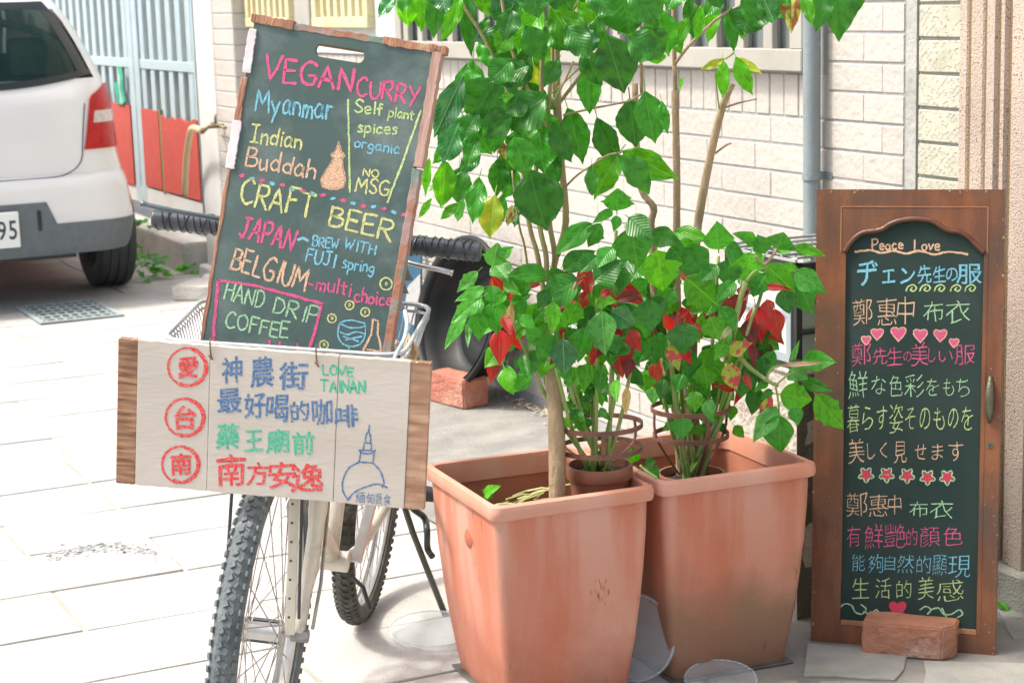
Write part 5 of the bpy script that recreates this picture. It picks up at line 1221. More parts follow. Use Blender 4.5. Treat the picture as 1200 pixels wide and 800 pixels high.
# ------------------------------------------------------------------ poinsettias
M_pp=mat('flowerpot_brown',(.26,.105,.06),(.20,.08,.05),9,.5,.08,60); M_band=mat('wire_stand_rust',(.20,.085,.06),(.14,.06,.045),20,.6,.2,80)
def poin(label,c,z0,Yc,LS,stems,Rr,rings,group,seed,fill):
    t=thing('poinsettia',label,'potted plant',Matrix.Translation(c),'red and green poinsettias in round pots')
    r=Rr
    s=MB(); s.lathe([(0,0),(r*.70,0),(r*.72,.004),(r*.93,.105),(r*.95,.105),(r*1.0,.107),(r*1.02,.112),(r*1.02,.132),(r,.135),(r*.93,.135),(r*.92,.110)],40); s.build('flowerpot',M_pp,t,smooth=True,auto=True)
    s=MB(); vs=[(0,0,.115)];fs=[]
    for j in range(1,8):
        for k in range(24):
            a=k*math.pi/12; q=r*.93*j/7; vs.append((q*math.cos(a),q*math.sin(a),.116+.006*noise.noise(Vector((q*90*math.cos(a),q*90*math.sin(a),seed)))))
    for k in range(24): fs.append((0,1+k,1+(k+1)%24))
    for j in range(6):
        for k in range(24): A_=1+j*24; fs.append((A_+k,A_+24+k,A_+24+(k+1)%24,A_+(k+1)%24))
    s.add(vs,fs); s.build('soil',M_soil,t)
    # stems
    for i,(u,v,Y) in enumerate(stems):
        a=seed+i*2.4; p0=c+Vector((.018*math.cos(a),.018*math.sin(a),.112)); p2=at(u,v,Y); pm=p0.lerp(p2,.45)+Vector(((p2.x-p0.x)*.08,(p2.y-p0.y)*.1,-.01))
        Qs=catmull([p0,pm,p2],6); n=len(Qs); s=MB(); s.tube(Qs,[.0052-(.0016)*j/(n-1) for j in range(n)],8); s.build('stem',M_cane,t,world=True,smooth=True)
    rr=random.Random(seed)
    for q in LS.replace('\n','').split(';'):
        a=q.split(); bu,bv,tu,tv,w_px=map(float,a[:5]); red=a[5] in 'RDVP'
        kd='l' if len(a)>6 else ('r' if red else 'p'); 
        leaf(t,bu,bv,tu,tv,w_px,a[5],Yc+rr.uniform(-.05,.04)+(.03 if a[5] in'RD' else 0),kd,name='bract' if red else 'leaf',dy=rr.uniform(-.05,.0))
    for i in range(fill[0]):
        u=rr.uniform(fill[1],fill[2]); v=rr.uniform(fill[3],fill[4]); a=rr.uniform(.6,2.5); Ln=rr.uniform(22,40)
        if len(fill)>5 and rr.random()<fill[5]: mk='D' if rr.random()<.5 else 'R'
        else: mk=rr.choice('ddmmmb')
        leaf(t,u,v,u+Ln*math.cos(a),v+Ln*math.sin(a),rr.uniform(15,24),mk,Yc+rr.uniform(.04,.16),'r' if mk in 'DR' else 'p',name='bract' if mk in'DR' else 'leaf')
    for i in range(40):
        u=rr.uniform(fill[1]+(98 if fill[1]<600 else 30),fill[2]-45); v=rr.uniform(420,500); a=rr.uniform(.3,2.9); Ln=rr.uniform(14,26)
        leaf(t,u,v,u+Ln*math.cos(a),v+Ln*math.sin(a)*.8,rr.uniform(7,13),rr.choice('bmmdb'),Yc+rr.uniform(.06,.18),'p')
    return t
PL1="""577 312 583 287 26 L s;585 302 600 289 12 m;580 310 594 325 24 L;560 318 535 342 15 L s;567 337 535 351 13 L;577 334 579 359 18 m;580 353 582 391 28 m;565 348 532 374 20 L s;546 368 519 410 13 L;561 366 561 399 20 m;550 374 548 407 7 m;562 350 551 376 18 L;641 321 598 319 22 m;694 262 650 295 22 m;704 262 688 289 20 m s;660 316 697 293 22 d;676 328 629 353 33 d;622 334 598 342 16 m;635 355 606 395 28 b s;648 354 648 387 18 b s;678 354 661 382 28 b s;638 377 621 408 18 b s;705 364 708 416 30 L;660 397 660 439 29 g;687 384 675 426 24 m;650 393 629 421 26 m;716 364 747 382 24 g;612 416 619 441 13 d;610 419 603 433 10 d;
723 247 724 223 34 m s;718 247 696 259 11 m;723 253 720 270 11 m;737 255 762 276 26 d;740 266 748 318 40 m;697 329 728 303 28 d;735 304 724 341 24 d;758 351 764 389 32 d;700 356 719 351 15 b;
601 342 605 364 13 R;586 386 583 426 27 R;600 378 611 413 19 R;598 357 598 389 9 t;590 368 600 392 14 R;692 314 692 346 7 R;686 321 671 338 5 R;655 348 673 354 10 R;704 346 716 339 13 R;670 394 654 417 12 R;716 384 732 442 40 R;738 386 749 411 20 R;740 420 735 442 16 D;697 406 691 435 10 R;712 344 723 361 12 R;752 344 717 353 16 D;660 355 650 372 12 D;680 400 668 424 14 R;
620 345 600 352 14 m;630 400 618 380 16 m;610 370 628 384 14 m;655 425 668 448 15 m;690 425 683 458 16 b;675 430 664 452 13 b;706 430 700 462 17 m;722 445 722 468 12 b;735 452 733 488 9 t;640 340 632 362 16 d;604 330 590 344 12 m;590 330 610 345 12 b;700 300 680 318 20 d;718 290 700 310 20 m;640 362 625 372 14 m;615 350 603 372 14 m;592 345 578 356 10 m"""
st1=[(652,432,3.74),(665,420,3.78),(690,440,3.80),(700,420,3.76),(716,430,3.82),(728,425,3.80),(742,420,3.84),(648,380,3.74),(700,350,3.78),(722,270,3.80),(590,350,3.76)]
PC1=Vector((.176,3.835,.352))
plant1=poin('potted poinsettia nearer the bicycle, with drooping red bracts over the left planter rim',PC1,0,3.72,PL1,st1,.069,None,None,3,(84,572,748,312,438,.14))
PL2="""770 293 778 342 46 b s;786 289 798 303 22 m;762 275 797 284 22 d;790 272 831 279 20 b;795 282 823 295 13 b;800 290 829 327 34 d;803 325 843 357 40 b s;802 379 801 412 34 d;842 292 840 265 30 m;850 292 872 296 22 d;888 285 861 273 14 m;896 297 888 275 20 m;911 291 917 274 30 m;911 295 933 287 10 b;930 290 967 298 13 b;880 296 872 331 34 b;898 311 933 342 27 b;932 318 965 341 24 m;933 328 953 367 28 m;918 310 939 317 10 b;855 304 853 337 27 d;897 321 884 345 28 m;918 339 924 369 22 d;832 371 844 398 26 b;766 394 767 429 25 d;825 428 828 457 26 b s;815 458 812 481 22 b s;830 468 834 492 15 m;800 438 792 458 17 m;755 438 755 459 22 b;768 454 765 473 15 L;778 444 775 467 16 d;800 490 800 512 24 m;
898 351 903 370 17 R;908 362 912 399 24 R;885 358 890 400 30 R;895 336 926 338 10 R;860 344 869 378 26 D;852 348 856 383 20 D;870 333 874 352 16 D;873 376 883 404 22 D;788 386 779 368 14 R;795 373 809 361 7 R;812 379 821 393 11 R;767 424 767 454 17 R;787 402 796 433 20 V;797 404 811 427 14 R;855 415 879 400 20 V;852 426 865 458 25 V;876 444 861 470 14 R;873 438 881 456 9 R;862 456 840 451 10 R;880 400 884 430 12 D;
940 422 977 423 22 m;925 432 946 443 22 m;940 446 973 456 14 m;914 462 952 468 34 b s;956 462 989 503 30 b s;913 486 914 533 33 m;910 477 882 515 22 L;904 464 888 493 15 V;905 457 893 466 9 m;930 477 936 497 16 m;914 428 968 425 6 P;925 425 937 399 6 L;900 448 884 458 9 m;
840 310 820 330 20 m;860 330 840 350 18 m;845 360 862 385 18 m;825 345 812 368 20 b;790 340 770 360 22 m;850 400 838 420 16 b;780 350 760 372 22 d;870 300 850 312 16 m;745 540 741 528 14 m;756 545 766 540 14 m;750 552 742 572 18 m;760 550 772 560 16 m;744 546 738 552 10 m;895 300 880 308 14 b"""
st2=[(770,430,3.98),(785,420,3.96),(800,440,3.95),(812,430,3.97),(830,440,4.0),(845,450,3.98),(872,420,3.95),(868,350,3.96),(900,318,3.97),(778,340,3.94),(842,300,3.98),(885,360,3.95)]
PC2=Vector((.385,4.00,.285))
plant2=poin('potted poinsettia farther right, one leafy branch reaching over the right planter rim',PC2,0,3.92,PL2,st2,.074,None,None,8,(90,752,908,305,458,.17))
for P,Y,r,m in [([(868,420),(880,432),(898,445),(912,452)],3.93,(3.2,2.2),M_cane),([(846,395),(860,378),(868,350),(874,330)],3.9,(4.0,3.4),M_cane),([(846,395),(852,408),(870,418)],3.92,(3.6,3.2),M_cane),([(898,445),(904,432),(918,428)],3.9,(1.6,1.2),M_cane),([(908,448),(912,470),(913,488)],3.9,(1.4,1.1),M_cane),([(908,452),(922,440),(930,436)],3.9,(1.4,1.0),M_cane),([(885,300),(895,310),(905,300),(911,292)],3.9,(2,1.6),M_stem),([(874,330),(885,318),(900,312)],3.9,(2.4,1.8),M_cane),([(770,560),(758,552),(750,545)],3.62,(1.8,1.4),M_cane)]:
    stemline(plant2,P,Y,r,m,'stem',7)
# rusty ring stands round the flowerpots
def stand(label,c,Rq,zs,up=3,a0=0):
    t=thing('ring_stand',label,'plant stand',Matrix.Translation(c),'rusty ring stands round the flowerpots')
    for z,r in zip(zs,Rq):
        s=MB(); s.lathe([(r-.0015,z-.005),(r+.0015,z-.005),(r+.0015,z+.005),(r-.0015,z+.005),(r-.0015,z-.005)],48); s.build('ring',M_band,t)
    for k in range(up):
        a=a0+2*math.pi*k/up
        pts=[((q+.0005)*math.cos(a),(q+.0005)*math.sin(a),z) for q,z in ((Rq[-1]*.6,-.0),(Rq[0]*.99,zs[0]),(Rq[1]*1.0,zs[1]))]
        s=MB(); s.tube(catmull(pts,5),.0035,6,flat=(1.4,.7)); s.build('upright',M_band,t)
    return t
stand('rusty ring stand round the flowerpot nearer the bicycle',Vector((.178,3.835,.487)),(.088,.090,.05),(.035,.085),3,R_(-88))
stand('rusty ring stand round the back flowerpot',Vector((.385,4.00,.42)),(.082,.086,.05),(.085,.145),4,R_(-70))
# dry cut stalks in the near planter
M_str=mat('straw_green',(.42,.50,.16),(.58,.54,.30),20,.7)
cut=thing('cut_stalks','pale green cut stalks lying on the soil inside the near planter','stalks',Matrix.Translation((P1.x,P1.y,.34)))
for i in range(26):
    a=UA+random.uniform(-.5,.6); x=random.uniform(-.10,.07); y=random.uniform(-.15,.12); L_=random.uniform(.06,.14); z=.015+random.uniform(0,.055)
    c=UX*x+UY*y; d=Vector((math.cos(a),math.sin(a),random.uniform(-.12,.2)))*L_/2
    s=MB(); s.tube([c-d+Vector((0,0,z)),c+Vector((0,0,z+.006)),c+d+Vector((0,0,z))],.0022,4); s.build('stalk',M_str,cut)
wl=thing('weed_sprout','small round-leaved weed sprouting at the left front corner inside the near planter','weed',Matrix.Translation(at(573,575,3.74)))
leaf(wl,568,580,580,568,14,'b',3.70,'p'); leaf(wl,576,584,566,574,9,'m',3.72,'p')
# ================================================================== things by the wall
M_bas=mat('basin_black',(.009,.011,.011),(.016,.019,.019),8,.5,.06,40,c3=(.05,.055,.055),s3=4,th3=(.58,.8),spec=.3)
M_brick=mat('brick_red',(.46,.175,.115),(.34,.13,.085),18,.9,.9,90,c3=(.52,.30,.22),s3=9,th3=(.5,.7))
M_brick2=mat('brick_weathered',(.44,.20,.12),(.30,.145,.09),12,.85,.7,70,c3=(.50,.36,.28),s3=5,th3=(.55,.68))
# round black basin leaning on the wall
bc=WALLM@Vector((.42,.20,0))
lean=R_(62); hd=math.atan2(WN.y,WN.x)
BMx=Matrix.Translation(Vector((-.200,6.80,.315)))@Matrix.Rotation(hd+R_(4),4,'Z')@Matrix.Rotation(R_(74),4,'Y')
bas=thing('washing_basin','large round black plastic basin leaning upright against the tiled wall behind the bicycle','basin',BMx)
s=MB(); r=.285
s.lathe([(0,-.13),(r*.62,-.13),(r*.74,-.115),(r*.84,-.05),(r*.92,.0),(r*.97,.01),(r*1.03,.012),(r*1.04,.0),(r*1.02,-.008),(r*.95,-.01),(r*.88,-.06),(r*.77,-.13),(r*.64,-.142),(0,-.142)],56); s.build('basin_body',M_bas,bas,smooth=True)
s=MB(); s.lathe([(.10,-.128),(.14,-.118),(.18,-.128)],40); s.lathe([(r*.90,-.012),(r*.915,.004),(r*.93,.008)],48); s.build('moulded_ring',M_bas,bas,smooth=True)
blu=thing('blue_board','dark blue board with a pale patch leaning by the wall beside the black basin','board',Matrix.Translation(at(490,455,7.0)))
o_=gnd(478,432); 
s=MB(); Mb=Matrix.Translation((o_.x,o_.y,0))@Matrix.Rotation(R_(-8),4,'Z')@Matrix.Rotation(R_(-14),4,'X')
M_blu=mat('board_blue',(.045,.15,.24),(.035,.11,.18),6,.5,.1,40)
s.box(-.13,.055,-.012,.012,0,.50,Mb); s.build('panel',M_blu,blu,world=True,bevel=.003); s=MB(); s.prism([(-.02,.2),(.05,.16),(.05,.38),(.0,.33)],-.0152,-.0122,Mb@Matrix(((1,0,0,0),(0,0,1,0),(0,1,0,0),(0,0,0,1)))); s.build('pale_patch',M_white,blu,world=True)
q=gnd(552,478)
rough_block('brick','rough red brick lying on the cement in front of the black basin','brick',Matrix.Translation(Vector((q.x-.055,q.y+.09,.004)))@Matrix.Rotation(R_(-52),4,'Z'),.245,.115,.105,M_brick,'loose red bricks',.004,seed=2)
q0,q1=gnd(1017,770),gnd(1112,779)
rough_block('brick','worn red-brown brick with a broken corner set against the foot of the cupboard-door board','brick',Matrix.Translation(Vector(((q0.x+q1.x)/2+.018,(q0.y+q1.y)/2+.055,.004)))@Matrix.Rotation(math.atan2(q1.y-q0.y,q1.x-q0.x),4,'Z'),.200,.10,.075,M_brick2,'loose red bricks',.004,chip=(Vector((.078,-.045,0)),Vector((1,-.9,0)).normalized()),seed=9)
# ================================================================== drain grate
gq=[gnd(20,362),gnd(120,347),gnd(139,373),gnd(42,385)]
gc=sum(gq,Vector())/4
M_gr=mat('grate_steel',(.42,.50,.50),(.34,.42,.42),12,.5,.15,50,metal=.2)
GM=WALLM@Matrix.Translation(WALLM.inverted()@gc+Vector((0,0,.001)))
grt=thing('drain_grate','steel street drain grate with rectangular slots in the paving near the car wheel','drain grate',GM)
Wg,Lg=.58,.40
s=MB(); s.box(-Wg/2+.0,Wg/2,-Lg/2,Lg/2,-.03,.0045); s.build('pit',M_dark,grt)
s=MB()
for a,b,c,d in ((-Wg/2,Wg/2,-Lg/2,-Lg/2+.025),(-Wg/2,Wg/2,Lg/2-.025,Lg/2),(-Wg/2,-Wg/2+.025,-Lg/2+.025,Lg/2-.025),(Wg/2-.025,Wg/2,-Lg/2+.025,Lg/2-.025)): s.box(a,b,c,d,-.01,.012)
s.build('frame',M_gr,grt)
for i in range(1,6):
    x=-Wg/2+Wg*i/6; s=MB(); s.box(x-.010,x+.010,-Lg/2+.025,Lg/2-.025,-.01,.010); s.build('bar',M_gr,grt)
for i in range(1,9):
    y=-Lg/2+Lg*i/9; s=MB(); s.box(-Wg/2+.025,Wg/2-.025,y-.005,y+.005,-.01,.0085); s.build('bar',M_gr,grt)
# ================================================================== weeds
def weed(label,c,spread,n,h):
    t=thing('weed',label,'weed',Matrix.Translation(c))
    for i in range(n):
        a=random.uniform(0,6.28); r=random.random()**.6*spread; p=Vector((r*math.cos(a)*1.6,r*math.sin(a),random.uniform(0.01,h))); d=Vector((math.cos(a),math.sin(a),random.uniform(-.2,.8))).normalized(); nrm=Vector((random.uniform(-.4,.4),-.5,1)); nrm-=d*nrm.dot(d); nrm.normalize(); x=d.cross(nrm); L_=random.uniform(.035,.075); W_=L_*.7
        inst('leaf',leafmesh('p',i%5,random.choice('bbm')),t,Matrix(((x.x*W_,d.x*L_,nrm.x*L_,p.x),(x.y*W_,d.y*L_,nrm.y*L_,p.y),(x.z*W_,d.z*L_,nrm.z*L_,p.z),(0,0,0,1))))
    return t
weed('green weeds growing against the rear tyre of the white car',gnd(160,328)+Vector((0,0,0)),.10,64,.13)
weed('small weeds in the paving crack at the foot of the concrete kerb',gnd(180,302),.10,22,.07)
weed('low weeds beside the fat white pipe behind the chalkboard',gnd(228,309),.15,56,.10)
weed('thin weeds on the paving just left of the chalkboard edge',gnd(238,322),.09,18,.05)
weed('green weeds on top of the kerb below the gate',WALLM@Vector((4.7,.08,.175)),.12,18,.05)
weed('tiny weeds at the foot of the washed-stone pillar',WALLM@Vector((-2.72,.115,.01)),.03,14,.03)
# ================================================================== white hatchback
TYc=gnd(148,333); tc_=WALLM.inverted()@TYc
off_r=tc_.y-.01; t_axle=tc_.x
CL=4.1; CW=.80   # half width
CarM=WALLM@Matrix.Translation((t_axle-.68,off_r+CW,0))      # x forward, y to the car's left, z up; rear bumper at x=0
car=thing('parked_car','white hatchback parked at the left edge, its right rear lamp and tyre in view','car',CarM)
M_cw=mat('car_paint_white',(.72,.735,.73),(.70,.72,.715),2,.18,0,30,coat=.8)
M_cg=mat('car_plastic_grey',(.12,.145,.16),(.10,.125,.14),30,.5,.15,300)
M_cglass=bpy.data.materials.new('car_glass'); M_cglass.use_nodes=True
n=M_cglass.node_tree.nodes; l=M_cglass.node_tree.links; b=n['Principled BSDF']; b.inputs['Base Color'].default_value=(.02,.05,.05,1); b.inputs['Roughness'].default_value=.03
t_=n.new('ShaderNodeBsdfTransparent'); t_.inputs[0].default_value=(.45,.62,.58,1); x_=n.new('ShaderNodeMixShader'); x_.inputs[0].default_value=.35; l.new(t_.outputs[0],x_.inputs[1]); l.new(b.outputs[0],x_.inputs[2]); l.new(x_.outputs[0],n['Material Output'].inputs[0])
M_seal=mat('car_black_trim',(.015,.02,.02),None,1,.3)
def interp(T,z):
    for (a,b),(c,d) in zip(T,T[1:]):
        if a<=z<=c: 
            k=(z-a)/(c-a); return b+(d-b)*k
    return T[0][1] if z<T[0][0] else T[-1][1]
WT=[(.20,.70),(.30,.745),(.42,.768),(.60,.752),(.77,.715),(.95,.704),(1.02,.700),(1.10,.688),(1.29,.622),(1.40,.575),(1.50,.515),(1.55,.42),(1.585,.2)]
XR=[(.20,.10),(.28,.03),(.42,.0),(.60,.01),(.64,.03),(.66,.055),(.85,.06),(1.0,.085),(1.05,.10),(1.25,.20),(1.45,.315),(1.53,.40),(1.56,.55),(1.585,.9)]
XF=[(.20,4.1),(.42,4.2),(.60,4.18),(.75,4.05),(.88,3.75),(.98,3.15),(1.05,2.98),(1.25,2.6),(1.45,2.1),(1.53,1.9),(1.56,1.75),(1.585,1.4)]
def ringpt(z,k,N):
    """superellipse ring in plan"""
    w_=interp(WT,z); a=interp(XR,z); b=interp(XF,z); cx=(a+b)/2; hx=(b-a)/2; th=2*math.pi*k/N; e=.42 if z<1.0 else .5
    c=math.cos(th); s=math.sin(th); ex=.22; ey=.22
    return Vector((cx+hx*math.copysign(abs(c)**.20,c),w_*math.copysign(abs(s)**.42,s),z)) if False else rr_plan(cx,hx,w_,k/N,z)
def rr_plan(cx,hx,w_,t,z):
    # rounded rectangle by arc-length-like parameter: rear edge, right side, front, left
    r=.24; w_=w_-.03
    seg=[('r',2*(w_-r)),('c1',r*math.pi/2),('s',2*(hx-r)),('c2',r*math.pi/2),('f',2*(w_-r)),('c3',r*math.pi/2),('l',2*(hx-r)),('c4',r*math.pi/2)]
    # fixed share of the parameter for each piece so rings line up
    sh=[.22,.12,.14,.04,.13,.05,.18,.12]; acc=0
    for i,q in enumerate(sh):
        if t<=acc+q+1e-9:
            f=(t-acc)/q; break
        acc+=q
    x0,x1=cx-hx,cx+hx; rb=.055  # bow of the rear face
    bow=lambda y:rb*(abs(y)/w_)**2.2
    if i==0: y=(w_-r)*(1-2*f); return Vector((x0+bow(y),y,z))
    if i==1: a=f*math.pi/2; y=-(w_-r)-r*math.sin(a); return Vector((x0+bow(w_-r)+(r-0)*(1-math.cos(a)),y,z))
    if i==2: return Vector((x0+bow(w_-r)+r+(x1-r-(x0+bow(w_-r)+r))*f,-w_-.03*min(1,f*5)*min(1,(1-f)*5),z))
    if i==3: a=f*math.pi/2; return Vector((x1-r+r*math.sin(a),-(w_-r)-r*math.cos(a),z))
    if i==4: y=-(w_-r)+2*(w_-r)*f; return Vector((x1+.12*(1-(y/w_)**2),y,z))
    if i==5: a=f*math.pi/2; return Vector((x1-r+r*math.cos(a),(w_-r)+r*math.sin(a),z))
    if i==6: xs=x0+bow(w_-r)+r; return Vector((x1-r+(xs-(x1-r))*f,w_+.03*min(1,f*5)*min(1,(1-f)*5),z))
    a=f*math.pi/2; return Vector((x0+bow(w_-r)+r-r*math.sin(a),w_-r+r*math.cos(a),z))
def rear(y,z,off=0):
    """point on the rear face / corner at (y,z), pushed out by off"""
    w_=interp(WT,z)-.03; r=.24; x0=interp(XR,z); ay=min(abs(y),w_-.0005)
    bow=lambda q:.055*(q/w_)**2.2
    if ay<=w_-r: x=x0+bow(ay); nx_,ny_=-1,0
    else:
        s_a=(ay-(w_-r))/r; a=math.asin(min(1,s_a)); x=x0+bow(w_-r)+r*(1-math.cos(a)); nx_,ny_=-math.cos(a),math.sin(a)*math.copysign(1,y)
    return Vector((x+nx_*off,math.copysign(ay,y)+ny_*off,z))
ZS=[.275,.30,.36,.42,.48,.54,.58,.60,.62,.64,.65,.66,.68,.72,.75,.82,.90,.96,1.0,1.03,1.06,1.12,1.18,1.25,1.32,1.40,1.46,1.50,1.53,1.56,1.585]
N=150; s=MB(); vs=[];fs=[]
for z in ZS:
    for k in range(N): vs.append(ringpt(z,k,N))
inwin=lambda c:(c.z>1.13 and c.z<1.46 and c.x<.45 and abs(c.y)<interp(WT,c.z)-.10)
for i in range(len(ZS)-1):
    for k in range(N):
        q=(i*N+k,i*N+(k+1)%N,(i+1)*N+(k+1)%N,(i+1)*N+k); c=sum((vs[j] for j in q),Vector())/4
        if inwin(c): continue
        if c.z<.68 and abs(c.y)>.55 and (math.hypot(c.x-.70,c.z-.31)<.37 or math.hypot(c.x-3.25,c.z-.31)<.37): continue
        fs.append(q)
fs.append(tuple((len(ZS)-1)*N+k for k in range(N)))
s.add(vs,fs); s.build('body',M_cw,car,smooth=True,auto=True)
s=MB(); s.box(.15,3.9,-.62,.62,.27,.30); s.box(.40,.44,-.68,.68,.30,1.0); s.box(.3,1.2,-.45,.45,.22,.32); s.build('underbody',M_seal,car)
def patch(name,m,bl,br,z0,z1,off,ny=16,nz=14,zf=None,thick=.004):
    """panel following the car's rear between y=bl(z) and y=br(z)"""
    s=MB(); v=[];f=[]
    for i in range(nz+1):
        z=z0+(z1-z0)*i/nz
        for k in range(ny+1):
            y=bl(z)+(br(z)-bl(z))*k/ny; zz_=z+(zf(y,z) if zf else 0); v.append(rear(y,zz_,off))
    for i in range(nz):
        for k in range(ny): A_=i*(ny+1)+k; f.append((A_,A_+1,A_+ny+2,A_+ny+1))
    s.add(v,f)
    # edge skirt back to the body
    W=ny+1; ed=[*range(ny+1)]+[i*W+ny for i in range(1,nz+1)]+[nz*W+k for k in range(ny-1,-1,-1)]+[i*W for i in range(nz-1,0,-1)]
    base=[v[j]+Vector((thick+off,0,0)) for j in ed]; n0=len(s.v)
    s.add(base,[]); s.f+=[(ed[j],ed[(j+1)%len(ed)],n0+(j+1)%len(ed),n0+j) for j in range(len(ed))]; s.mi+=[0]*len(ed)
    return s.build(name,m,car,smooth=True,auto=True)
# photograph pixels -> rear plane
def cpx(u,v,x=.02):
    inv=CarM.inverted(); o=inv@CC; d=inv.to_3x3()@ray(u,v); p=o+d*((x-o.x)/d.x); return (p.y,p.z)
wl_=lambda z:interp(WT,z)-.13
patch('rear_window',M_cglass,lambda z:-wl_(z)+.0,lambda z:wl_(z),1.085,1.49,.004,20,14,zf=lambda y,z:.07*(y/.6)**2*(1.49-z)/.41)
for a,b in ((1.078,1.112),(1.465,1.50)): patch('window_seal',M_seal,lambda z:-wl_(z),lambda z:wl_(z),a,b,.006,20,2,zf=lambda y,z:.07*(y/.6)**2*(1.49-z)/.41)
for sg in (1,-1): patch('window_seal',M_seal,lambda z:sg*(wl_(z)-.05),lambda z:sg*(wl_(z)+.004),1.135,1.50,.0055,3,12)
print('lamp px',[tuple(round(q,3) for q in cpx(*p)) for p in ((122,98),(104,112),(97,172),(137,172),(135,120),(107,145),(100,132),(130,125),(0,105),(95,85),(0,212),(95,185),(0,240),(55,238),(68,262),(152,245),(0,298),(148,285),(22,247),(22,290))])
M_lr=mat('lamp_red',(.50,.008,.008),(.34,.005,.005),30,.3,.05,200,coat=.15,spec=.3); M_lc=mat('lamp_clear',(.62,.55,.52),(.50,.42,.40),40,.12,.3,120,coat=1)
for sg in (1,-1):
    yo=lambda z:sg*(interp(WT,z)-.034)
    def yi(z): return sg*(.475+ (.055*max(0,z-.775)/.26) + (.0 if z<1.03 else (z-1.03)*1.55))
    patch('tail_lamp',M_lr,yi,yo,.775,1.088,.010,14,18)
    patch('indicator',M_lc,lambda z:yi(z)+sg*.028,lambda z:yo(z)-sg*.006,.903,.960,.0118,12,6)
# tailgate shut line
M_gap=mat('panel_gap',(.10,.11,.11),None,1,.6)
def gap(P,r=.0032):
    s=MB(); s.tube(catmull([rear(y,z,.002) for y,z in P],5),r,6); s.build('shut_line',M_gap,car,smooth=True)
gap([(0,.65),(.30,.652),(.385,.665),(.44,.70),(.462,.745),(.468,.80),(.482,.90),(.50,1.0)]); gap([(0,.65),(-.30,.652),(-.385,.665),(-.44,.70),(-.462,.745),(-.468,.80),(-.482,.90),(-.50,1.0)])
# lower bumper and number-plate recess
def wb(z): return interp(WT,z)-.003
patch('bumper_lower',M_cg,lambda z:-wb(z),lambda z:wb(z),.272,.428,.006,44,6)
patch('bumper_insert',M_cg,lambda z:-(.30-(z-.43)*.42),lambda z:.30-(z-.43)*.42,.429,.537,.006,30,6)
s=MB(); pr=[]
PY1=-.165; 
s.box(-.022,-.012,-.112,.268,.332,.505); pl8=s.build('number_plate',mat('plate_white',(.74,.78,.76),None,1,.35),car,bevel=.004)
def plate_text(ch,y,z,h):
    vs_,fs_,x0_,x1_,y0__,y1__=glyph(ch,.01); k=h/(y1__-y0__); s=MB()
    s.add([(-.0235,y-(v.x-x0_)*k*.72,z+(v.y-y0__)*k) for v in vs_],fs_); s.build('plate_digit',mat('plate_ink',(.02,.035,.05),None,1,.5),pl8)
# the digits run towards the car's right side
plate_text('9',-.006,.372,.092); plate_text('5',-.060,.372,.092)
patch('plate_recess',M_seal,lambda z:-.225,lambda z:-.205,.40,.50,.0085,2,4)
# wheels
M_ct=mat('car_tyre',(.035,.042,.042),(.05,.06,.06),20,.7,.2,60); M_cr=mat('car_rim',(.45,.46,.47),None,1,.35,metal=.7)
for x,sg in ((.70,-1),(.70,1),(3.25,-1),(3.25,1)):
    Mw=Matrix.Translation((x,sg*(CW-.10),.306))@Matrix.Rotation(R_(90)*(-sg),4,'X')
    s=MB(); R0=.302; s.lathe([(.19,-.085),(.22,-.098),(.27,-.100),(.292,-.092),(R0,-.078),(R0,-.052),(R0-.006,-.050),(R0-.006,-.044),(R0,-.042),(R0,-.008),(R0-.006,-.006),(R0-.006,.002),(R0,.004),(R0,.040),(R0-.006,.042),(R0-.006,.048),(R0,.050),(R0,.078),(.292,.092),(.27,.100),(.22,.098),(.19,.085)],64,Mw); wh=s.build('wheel',M_ct,car,smooth=True,auto=True)
    s=MB(); s.lathe([(.19,-.085),(.185,-.06),(.17,.0),(.185,.085),(.195,.088)],40,Mw); s.lathe([(0,.03),(.05,.035),(.16,.06),(.18,.075)],40,Mw); s.build('rim',M_cr,wh,smooth=True)
# dark rear seat; the beige-green shapes are window reflections put into solids
M_refl=mat('reflection_beige_green',(.42,.46,.30),(.30,.34,.22),5,.8,.1,30); M_seatd=mat('seat_dark',(.10,.12,.09),(.07,.085,.065),60,.85,.2,200)
s=MB(); s.box(.62,.75,-.58,.58,.6,1.13); s.build('rear_seat',M_seatd,car,bevel=.05,seg=4)
for y in (-.40,0.02,.42):
    s=MB(); s.box(.64,.75,y-.14,y+.14,1.12,1.32); s.build('reflection_headrest',M_refl,car,bevel=.045,seg=5)
for y in (-.36,.36):
    s=MB(); s.box(1.7,1.85,y-.25,y+.25,.7,1.22); s.build('reflection_seat',M_refl,car,bevel=.06,seg=4)
s=MB(); s.tube(catmull([(.40,-.52,1.05),(.42,-.50,1.2),(.5,-.40,1.34),(.5,-.1,1.42)],6),.035,8,flat=(1,.4)); s.build('reflection_curve',M_refl,car,smooth=True)
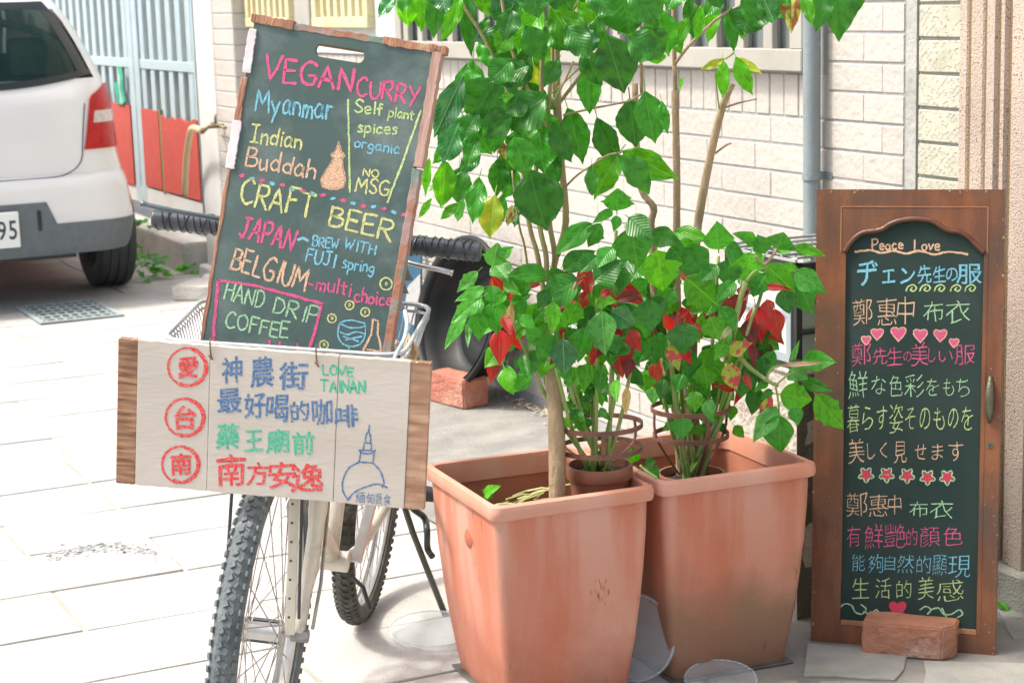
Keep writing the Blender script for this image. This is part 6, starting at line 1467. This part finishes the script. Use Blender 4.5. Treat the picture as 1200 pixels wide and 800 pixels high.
# road markings left by chalk dust: scuffs on the paving
M_scuff=mat('paving_scuff',(.20,.24,.245),(.42,.44,.43),90,.9,.0,60,contrast=(.42,.52))
s=MB(); random.seed(8)
for i in range(260):
    t=random.random(); u=55+130*t; v=652-10*math.sin(t*3.0)*1.0+random.gauss(0,3.6)-3*t; p=gnd(u,v,.0042); a=random.uniform(0,6.28); r1=random.uniform(.004,.014); r2=r1*.35
    s.add([p+Vector((math.cos(a)*r1,math.sin(a)*r1,0)),p+Vector((-math.sin(a)*r2,math.cos(a)*r2,0)),p-Vector((math.cos(a)*r1,math.sin(a)*r1,0)),p-Vector((-math.sin(a)*r2,math.cos(a)*r2,0))],[(0,1,2,3)])
o=s.build('scuff_marks',M_scuff,ground,kind='stuff')

# grit, chips and dead leaf bits that have gathered on the ground
M_deb=mat('debris_brown',(.30,.24,.16),(.42,.38,.30),60,.9); rs=random.Random(41); s=MB()
def bit(p,r,fl=.4):
    a=rs.uniform(0,6.28); x=Vector((math.cos(a),math.sin(a),rs.uniform(-.2,.2)))*r; y=Vector((-math.sin(a),math.cos(a),rs.uniform(-.3,.3)))*r*rs.uniform(.25,.7); z=Vector((0,0,r*fl))
    s.add([p-x,p+y,p+x,p-y,p+z],[(0,1,4),(1,2,4),(2,3,4),(3,0,4),(3,2,1,0)])
for i in range(420):
    t=rs.uniform(-3.0,1.2); o=abs(rs.gauss(0,.07))+.012; bit(WALLM@Vector((t,o,.008)),rs.uniform(.002,.011))
for i in range(60): bit(WALLM@Vector((rs.gauss(-.30,.12),.03+abs(rs.gauss(0,.025)),.012)),rs.uniform(.008,.020),.25)
for i in range(420):
    t=rs.uniform(-3.2,3.5); o=rs.uniform(.1,2.3); bit(WALLM@Vector((t,o,.006)),rs.uniform(.0012,.0045))
for i in range(90): bit(gnd(rs.uniform(930,1200),rs.uniform(735,800),.008),rs.uniform(.001,.004))
s.build('grit',M_deb,ground,kind='stuff')
M_dl=LM['t']
dl=thing('fallen_leaf','dry tan leaf lying on the cement between the near planter and the red brick',"leaf",Matrix.Translation(gnd(610,470,.01)))
L_=.05; inst('leaf_blade',leafmesh('c',2,'t'),dl,Matrix.Rotation(.7,4,'Z')@Matrix.Diagonal((L_*.5,L_,L_*.4,1)))
